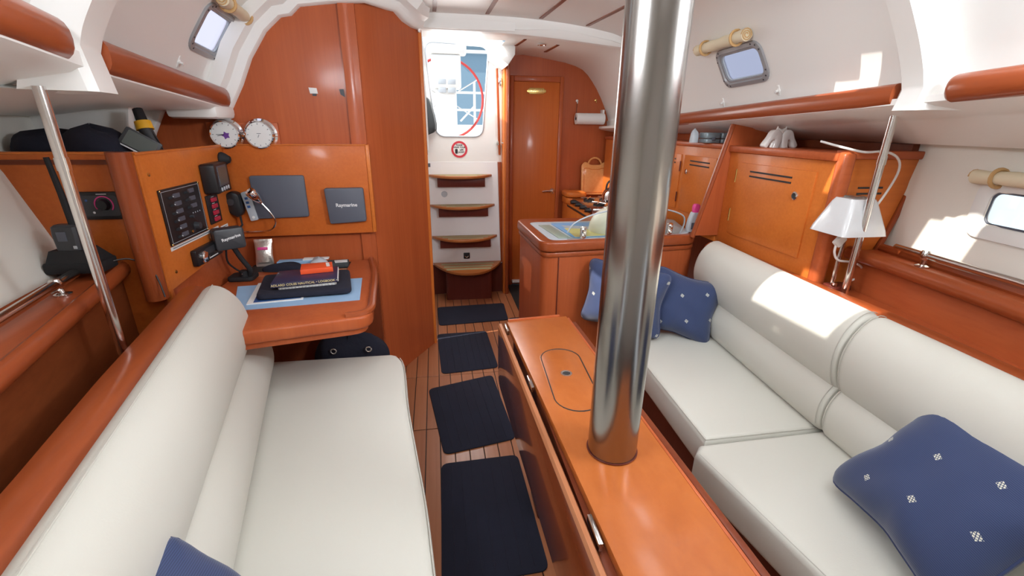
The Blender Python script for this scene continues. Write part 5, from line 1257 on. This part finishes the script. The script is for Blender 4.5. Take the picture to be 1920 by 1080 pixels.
lump('cloth', -0.755, 2.255, 0.769, 0.092, 0.035, 0.036, 'darkcloth', cl, 11)
hat = thing('pale_cap', 'pale grey cap in the back tray of the chart table', 'cap', (-0.60, 2.28, 0.77))
lump('crown', -0.600, 2.285, 0.769, 0.042, 0.035, 0.050, 'palegrey', hat, 21)
B().prism(round_poly([(-0.665, 2.235), (-0.575, 2.245), (-0.56, 2.285), (-0.655, 2.275)][::-1], 0.02, 4), 0.772, 0.778).build('brim', 'palegrey', hat)
pb = thing('wallet_pouch', 'open dark pouch with papers at the right end of the tray', 'pouch', (-0.51, 2.30, 0.77))
B().prism(round_poly([(-0.57, 2.325), (-0.465, 2.335), (-0.455, 2.265), (-0.545, 2.25)][::-1], 0.012, 3), 0.769, 0.792, bev=0.004).build('pouch', 'greybag', pb)
B().prism([(-0.53, 2.30), (-0.468, 2.31), (-0.462, 2.275), (-0.52, 2.268)][::-1], 0.792, 0.796).build('papers', 'paper', pb)
tag(B().prism([(-0.68, 2.30), (-0.56, 2.31), (-0.56, 2.335), (-0.68, 2.33)][::-1], 0.8005, 0.8075).build('paper_stack', 'paper'), 'small stack of white paper behind the pale cap', 'paper')
# duffel bag under the desk
db = thing('duffel_bag', 'dark duffel bag with metal eyelets under the chart table', 'bag', (-0.42, 1.98, 0.4))
lump('bag', -0.44, 2.0, 0.36, 0.16, 0.06, 0.17, 'darkcloth', db, 31)
for x_ in (-0.50, -0.345): B().tube([(x_ + 0.012 * math.cos(R(a)), 1.935, 0.468 + 0.012 * math.sin(R(a))) for a in range(0, 360, 30)], 0.0035, 6, closed=True).build('eyelet', 'steel', db)
# loose cable in the left trough
cbx = thing('loose_cable', 'thin loose cable lying in the left locker trough', 'cable', (-0.95, 1.5, 0.65))
B().tube(catmull([(-0.93, 1.66, 0.66), (-0.97, 1.58, 0.648), (-0.92, 1.52, 0.648), (-0.96, 1.44, 0.648), (-1.0, 1.50, 0.648), (-0.95, 1.56, 0.650), (-0.90, 1.46, 0.648), (-0.94, 1.36, 0.648)], 6), 0.003, 6).build('wire', 'palegrey', cbx)
# ================================================================ MATS
def floor_mat(label, pts, r=0.035, ribs=True):
    t = thing('floor_mat', label, 'mat', (sum(p[0] for p in pts) / 4, sum(p[1] for p in pts) / 4, 0), group='dark floor mats')
    B().prism(round_poly(pts[::-1], r, 5), 0.0004, 0.007, bev=0.002).build('carpet', 'mat', t)
    if ribs:
        (ax, ay), (bx, by_), (cx, cy_), (dx, dy) = pts
        for k in range(1, 8):
            f = k / 8; p = Vector((ax + (bx - ax) * f, ay + (by_ - ay) * f)); q = Vector((dx + (cx - dx) * f, dy + (cy_ - dy) * f))
            p, q = p + (q - p) * 0.04, q + (p - q) * 0.04
            B().tube([(p.x, p.y, 0.0066), (q.x, q.y, 0.0066)], 0.0022, 6).build('rib', 'mat', t)
floor_mat('wide dark mat at the foot of the companionway steps', [(-0.042, 3.535), (0.525, 3.56), (0.512, 3.205), (-0.030, 3.170)], ribs=False)
floor_mat('dark mat beside the foot of the curved bulkhead', [(-0.045, 3.016), (0.317, 3.022), (0.336, 2.482), (-0.022, 2.452)])
floor_mat('skewed dark mat between settee and table, second from the camera', [(-0.100, 2.290), (0.285, 2.395), (0.330, 1.787), (-0.022, 1.722)])
floor_mat('large dark mat nearest the camera', [(-0.036, 1.662), (0.316, 1.672), (0.326, 1.085), (-0.044, 1.075)])
floor_mat('dark mat partly hidden behind the galley counter', [(0.515, 3.235), (0.92, 3.235), (0.92, 2.80), (0.515, 2.80)], ribs=False)
tag(B().box(0.625, 1.06, 3.30, 3.985, 0.0004, 0.009, bev=0.003).build('doorway_carpet', 'carpet'), 'black carpet in front of the aft cabin door', 'carpet')

# ================================================================ PILLOWS
def pillow(label, c, xd, yd, a, b_, t, seed=1):
    xd = Vector(xd).normalized(); n = xd.cross(Vector(yd)).normalized(); yd = n.cross(xd)
    mt = frame(c, xd, yd); root = thing('pillow', label, 'pillow', mat=mt, group='navy scatter pillows')
    rnd = random.Random(seed); ph = [rnd.uniform(0, 6.28) for _ in range(6)]
    N_ = 26
    def pt(u, v, s_):
        rho = max(abs(u), abs(v)); th_ = math.atan2(v, u); c_, s2 = math.cos(th_), math.sin(th_)
        d45 = abs(abs(math.degrees(th_)) % 90 - 45)
        rad = (abs(c_) ** 7 + abs(s2) ** 7) ** (-1 / 7) * (1 + 0.10 * math.exp(-(d45 / 11) ** 2)) - 0.07 * math.exp(-((45 - d45) / 24) ** 2)
        th = t * max(0.0, 1 - rho ** 3.2) ** 0.55 * (1 - 0.35 * math.exp(-(d45 / 14) ** 2) * rho ** 2)
        wr = 0.004 * math.sin(7 * u + 3 * v + ph[0]) * math.sin(5 * v - 2 * u + ph[1]) + 0.006 * math.sin(3.1 * u + ph[2]) * math.sin(2.7 * v + ph[3])
        cor = 0.012 * math.sin(9 * math.atan2(v, u) + ph[4]) * (u * u + v * v) / 2 * (1 - (u * v) ** 2)
        return (a * rho * rad * c_, b_ * rho * rad * s2, s_ * (th + wr * (1 - u ** 4) * (1 - v ** 4)) + cor * 0.6 + 0.02 * (u * u * v * v) * math.sin(ph[5] + u * 2 + v))
    bm = B(); uvl = bm.bm.loops.layers.uv.new('UVMap')
    top, bot = {}, {}
    for i in range(N_ + 1):
        for j in range(N_ + 1):
            u, v = -1 + 2 * i / N_, -1 + 2 * j / N_
            u, v = math.sin(u * math.pi / 2), math.sin(v * math.pi / 2)
            top[i, j] = bm.bm.verts.new(pt(u, v, 1))
            bot[i, j] = top[i, j] if i in (0, N_) or j in (0, N_) else bm.bm.verts.new(pt(u, v, -1))
    def uvof(p): return (p.co.x / 0.45 + 0.5, p.co.y / 0.45 + 0.5)
    for i in range(N_):
        for j in range(N_):
            for g, rev in ((top, False), (bot, True)):
                q = [g[i, j], g[i + 1, j], g[i + 1, j + 1], g[i, j + 1]]
                f = bm.bm.faces.new(q[::-1] if rev else q)
                for l in f.loops: l[uvl].uv = uvof(l.vert)
    bm.build('pillow_case', 'navy', root, local=True, smooth=80)
    # piped seam round the edge
    edge_ = []
    for k in range(80):
        s_ = k / 20; q = s_ % 1
        u, v = ((-1 + 2 * q, -1), (1, -1 + 2 * q), (1 - 2 * q, 1), (-1, 1 - 2 * q))[int(s_)]
        edge_.append(pt(u, v, 1))
    B().tube(edge_, 0.0035, 6, closed=True).build('piping', 'navyedge', root, local=True)
    return root
M['navyedge'] = plain('navy_piping', (0.030, 0.045, 0.120), 0.8)
pillow('navy pillow behind the mast post leaning on the galley counter', (0.905, 1.985, 0.640), (0.36, -0.25, -0.03), (0.02, 0.14, 0.95), 0.195, 0.158, 0.095, 3)
pillow('navy pillow in the corner between galley and right back cushion', (1.195, 1.930, 0.605), (0.80, -0.36, -0.20), (0.18, 0.30, 0.93), 0.165, 0.150, 0.080, 8)
pillow('large navy pillow nearest the camera on the right settee', (1.185, 0.668, 0.625), (-0.20, -0.98, 0.0), (0.70, 0.02, 0.71), 0.190, 0.178, 0.080, 12)
pillow('navy pillow at the bottom edge of the left settee', (-0.398, 0.500, 0.628), (0.1, 0.99, 0.0), (-0.776, 0.0, 0.63), 0.180, 0.170, 0.080, 17)

# ================================================================ RIGHT SIDE THINGS
lm = thing('table_lamp', 'small lamp with plastic-wrapped white shade behind the right grab pole', 'lamp', (1.555, 1.45, 0.845))
def frus(z, hx_, hy_, cx=1.54, cy_=1.455): return [(cx + x, cy_ + y, z) for x, y in rrect(-hx_, hx_, -hy_, hy_, 0.02, 3)]
b = B(); b.loft([frus(1.080, 0.096, 0.085), frus(1.10, 0.092, 0.081), frus(1.195, 0.060, 0.052), frus(1.210, 0.052, 0.046)]); b.build('shade', 'shade', lm)
B().box(1.51, 1.57, 1.43, 1.48, 1.208, 1.218, bev=0.004).build('shade_top', 'acrylic', lm)
B().tube([(1.530, 1.45, 0.85), (1.528, 1.45, 0.98), (1.538, 1.45, 1.10)], 0.006, 8).build('stem', 'steel', lm)
B().tube([(1.545, 1.46, 0.85), (1.548, 1.46, 1.10)], 0.005, 8).build('stem', 'steel', lm)
B().prism(rrect(1.515, 1.610, 1.425, 1.485, 0.02), 0.8465, 0.868, bev=0.004).build('base', 'riser', lm)
B().lathe([(0.010, 0), (0.009, 0.014), (0.0, 0.016)], (1.528, 1.436, 0.868), 12).lathe([(0.010, 0), (0.009, 0.014), (0.0, 0.016)], (1.585, 1.436, 0.868), 12).build('foot_bolt', 'chrome', lm)
B().box(1.482, 1.515, 1.425, 1.445, 1.030, 1.075, bev=0.006, mat=T((1.498, 1.435, 1.052)) @ Matrix.Rotation(R(40), 4, 'Y') @ T((-1.498, -1.435, -1.052))).build('switch', 'cord', lm)
B().tube(catmull([(1.488, 1.435, 1.035), (1.490, 1.435, 1.005), (1.515, 1.435, 0.975), (1.575, 1.435, 0.965), (1.630, 1.44, 0.945), (1.655, 1.45, 0.915), (1.640, 1.455, 0.888), (1.60, 1.46, 0.872)], 6), 0.0042, 8).build('flex', 'cord', lm)
ec = thing('lamp_cable', 'white cable looping from the cabinet top past the right grab pole', 'cable', (1.5, 1.45, 1.1))
B().tube(catmull([(1.47, 1.60, 1.405), (1.488, 1.50, 1.385), (1.55, 1.475, 1.372), (1.62, 1.465, 1.375), (1.675, 1.455, 1.350), (1.685, 1.45, 1.295), (1.64, 1.45, 1.19), (1.585, 1.455, 1.12), (1.56, 1.46, 1.09)], 6), 0.0042, 8).build('wire', 'cord', ec)
# porcelain horse-head figurine
hf = thing('horse_figurine', 'white porcelain figurine of two horse heads on the cabinet top', 'figurine', (1.57, 1.95, 1.352))
HH = [(0.0, 0.0), (0.018, 0.055), (0.010, 0.085), (-0.012, 0.098), (-0.035, 0.090), (-0.050, 0.062), (-0.072, 0.030), (-0.068, 0.018), (-0.052, 0.016), (-0.038, 0.044), (-0.018, 0.050), (-0.024, 0.0)]
def horse(sx, x0):
    pts = [(x0 + sx * x * 0.95, 1.352 + z * 0.95) for x, z in HH]
    b = B(); b.prism([(q.x, q.y) for q in catmull([(x, z, 0) for x, z in pts], 3, closed=True)], 1.934, 1.968, axis='y', bev=0.005, seg=2)
    o = b.build('horse_head', 'ceramic', hf, smooth=70)
    B().tube([(x0 + sx * 0.016, 1.951, 1.352 + 0.05), (x0 + sx * 0.018, 1.951, 1.352 + 0.085), (x0 - sx * 0.004, 1.951, 1.352 + 0.098)], [0.008, 0.011, 0.005], 8).build('mane', 'ceramic', o)
    B().tube([(x0 - sx * 0.006, 1.951, 1.352 + 0.088), (x0 - sx * 0.004, 1.951, 1.352 + 0.108)], [0.006, 0.002], 6).build('ear', 'ceramic', o)
horse(1, 1.556); horse(-1, 1.590)
B().prism(rrect(1.515, 1.625, 1.925, 1.977, 0.012), 1.352, 1.362, bev=0.003).build('plinth', 'ceramic', hf)
# grey tins on the galley cabinet
for k, lab in ((0, 'grey lidded tin left of its twin on the galley cabinet'), (1, 'grey lidded tin touching the slanted divider')):
    x0 = 1.455 + k * 0.094; t = thing('storage_tin', lab, 'tin', (x0 + 0.045, 2.40, 1.371), group='grey storage tins')
    B().prism(rrect(x0, x0 + 0.088, 2.36, 2.44, 0.012), 1.371, 1.392, bev=0.004).build('tin_base', 'boxgrey', t)
    B().prism(rrect(x0 - 0.001, x0 + 0.089, 2.359, 2.441, 0.012), 1.394, 1.425, bev=0.006).build('lid', 'boxgrey', t)
    B().box(x0 + 0.034, x0 + 0.054, 2.353, 2.360, 1.384, 1.400, bev=0.002).build('clasp', 'slate', t)
pk = thing('plastic_wrapper', 'crumpled clear wrapper beside the grey tins', 'wrapper', (1.42, 2.42, 1.37))
lump('wrapper', 1.425, 2.43, 1.371, 0.022, 0.02, 0.07, 'palegrey', pk, 41, 12, 5)
# spray bottle by the divider
sb = thing('cleaner_bottle', 'clear cleaner bottle with pink cap beside the divider', 'bottle', (1.385, 2.28, 0.903))
bx, byy = 1.400, 2.275
b = B(); b.loft([[(bx + w_ * x, byy + 0.02 * y, z) for x, y in rrect(-1, 1, -1, 1, 0.4, 3)] for z, w_ in ((0.903, 0.032), (0.93, 0.034), (0.97, 0.028), (1.0, 0.018), (1.01, 0.014))]); b.build('bottle', 'palegrey', sb)
B().box(bx - 0.020, bx + 0.012, byy - 0.0215, byy - 0.019, 0.918, 0.955).build('bottle_label', 'slate', sb)
B().loft([[(bx + w_ * x + 0.006, byy + 0.014 * y, z) for x, y in rrect(-1, 1, -1, 1, 0.5, 3)] for z, w_ in ((1.008, 0.016), (1.03, 0.020), (1.048, 0.018), (1.055, 0.010))]).build('cap', 'pink', sb)

# ================================================================ GALLEY THINGS
tr = thing('serving_tray', 'illustrated tray with blue and yellow print on the galley counter', 'tray', (0.85, 2.4, 0.9025))
B().prism(round_poly([(0.690, 2.195), (1.04, 2.225), (1.03, 2.56), (0.655, 2.56)], 0.02, 3), 0.9026, 0.9070, bev=0.001).build('board', 'map_b', tr)
B().prism([(0.70, 2.20), (1.03, 2.228), (1.03, 2.30), (0.86, 2.36), (0.70, 2.42)], 0.9070, 0.9074).build('yellow_print', 'map_y', tr)
B().prism([(0.72, 2.40), (0.86, 2.37), (1.02, 2.33), (1.02, 2.42), (0.84, 2.45), (0.70, 2.49)], 0.9070, 0.9073).build('pale_print', 'palegrey', tr)
tag(B().prism([(0.610, 2.195), (0.672, 2.198), (0.640, 2.52), (0.575, 2.52)], 0.9026, 0.9060, bev=0.001).build('sage_cloth', 'sage'), 'sage green folded cloth at the left of the galley worktop', 'cloth')
bw = thing('cream_bowl', 'round cream bowl upside down behind the mast post', 'bowl', (0.935, 2.33, 0.907))
B().lathe([(0.115, 0.0), (0.116, 0.004), (0.110, 0.04), (0.090, 0.085), (0.055, 0.115), (0.028, 0.122), (0.028, 0.130), (0.0, 0.130)], (0.935, 2.33, 0.9072), 30).build('shell', 'cream', bw)
# stove
sv = thing('stove', 'stainless galley stove with black knobs on the aft unit', 'stove', (1.35, 3.55, 0.80))
B().box(1.16, 1.48, 3.25, 3.80, 0.80, 0.862, bev=0.006).build('hob', 'steel', sv)
for k in range(4):
    B().cyl((1.165, 3.33 + k * 0.13, 0.838), (1.125, 3.33 + k * 0.13, 0.838), 0.020, 0.016, n=14).build('knob', 'black', sv)
for (x_, y_) in ((1.26, 3.40), (1.26, 3.65), (1.40, 3.65)):
    bn = B().lathe([(0.045, 0), (0.045, 0.010), (0.03, 0.016), (0.0, 0.016)], (x_, y_, 0.862), 18).build('burner', 'black', sv)
    for a in range(0, 180, 60): B().cyl((x_ + 0.07 * math.cos(R(a)), y_ + 0.07 * math.sin(R(a)), 0.884), (x_ - 0.07 * math.cos(R(a)), y_ - 0.07 * math.sin(R(a)), 0.884), 0.004, n=6).build('pan_grate', 'steel', bn)
B().cyl((1.13, 3.22, 0.792), (1.13, 3.82, 0.792), 0.008, n=8).build('safety_bar', 'black', sv)
kt = thing('kettle', 'stainless kettle on the stove half hidden by the mast post', 'kettle', (1.385, 3.47, 0.862))
B().lathe([(0.082, 0.0), (0.088, 0.01), (0.086, 0.05), (0.070, 0.085), (0.040, 0.105), (0.036, 0.108), (0.034, 0.116), (0.010, 0.122), (0.008, 0.14), (0.014, 0.15), (0.0, 0.156)], (1.385, 3.44, 0.888), 26).build('body', 'chrome', kt)
B().tube(catmull([(1.325, 3.44, 0.965), (1.335, 3.44, 1.03), (1.385, 3.44, 1.055), (1.435, 3.44, 1.03), (1.445, 3.44, 0.965)], 5), 0.008, 8).build('handle', 'black', kt)
# bamboo cutting board standing against the bulkhead
cbM2 = frame((1.418, 3.972, 0.862), (1, 0, 0), (0, 0.14, 1))
cu = thing('cutting_board', 'bamboo cutting board with curved handle leaning on the aft bulkhead', 'board', mat=cbM2)
op = [(-0.128, 0.0), (0.128, 0.0), (0.128, 0.262), (0.100, 0.290), (0.075, 0.283), (0.045, 0.262), (-0.045, 0.262), (-0.075, 0.283), (-0.100, 0.290), (-0.128, 0.262)]
B().prism(round_poly(op, 0.014, 3), 0.0, 0.016, bev=0.003).build('board', 'bamboo', cu, local=True)
B().tube([(x, y, 0) for x, y in arc(0, 0.262, 0.062, 12, 168, 10)], 0.0085, 8).build('handle', 'bamboo', cu, local=True)
gr = [(-0.105, 0.022), (0.105, 0.022), (0.105, 0.235), (0.06, 0.232), (0.035, 0.222), (-0.035, 0.222), (-0.06, 0.232), (-0.105, 0.235)]
B().tube([(x, y, 0.0162) for x, y in round_poly(gr, 0.015, 3)], 0.0024, 6, closed=True).build('juice_groove', 'wood_lt', cu, local=True)
# paper towel roll on the bulkhead
pt_ = thing('paper_towel_roll', 'white paper towel roll on a wall holder right of the door', 'paper towel', (1.33, 3.98, 1.46))
B().lathe([(0.016, -0.125), (0.046, -0.125), (0.046, 0.125), (0.016, 0.125), (0.016, -0.125)], (0, 0, 0), 28, mat=T((1.335, 3.985, 1.510)) @ Matrix.Rotation(R(90), 4, 'Y')).build('roll', 'paper', pt_)
B().cyl((1.205, 3.985, 1.510), (1.465, 3.985, 1.510), 0.010, n=10).build('rod', 'charcoal', pt_)
B().box(1.448, 1.462, 3.98, 4.05, 1.50, 1.585, bev=0.003).build('bracket', 'white2', pt_)
B().tube([(1.205, 3.985, 1.515), (1.222, 4.02, 1.60), (1.232, 4.045, 1.65)], 0.002, 6).build('string', 'darkcord', pt_)
for (x_, z_, lab) in ((1.231, 1.655, 'small white hook above the paper towel roll'), (1.399, 1.662, 'small round stud right above the paper towel roll')):
    t = thing('wall_hook', lab, 'hook', mat=frame((x_, 4.05, z_), (1, 0, 0), (0, 0, 1)))
    B().lathe([(0.012, 0), (0.010, 0.006), (0.0, 0.008)], (0, 0, 0), 14).build('rosette', 'brass' if x_ > 1.3 else 'white2', t, local=True)
    B().tube([(0, 0, 0.006), (0, -0.008, 0.018), (0, -0.018, 0.016), (0, -0.020, 0.010)], 0.004, 8).build('prong', 'brass' if x_ > 1.3 else 'white2', t, local=True)
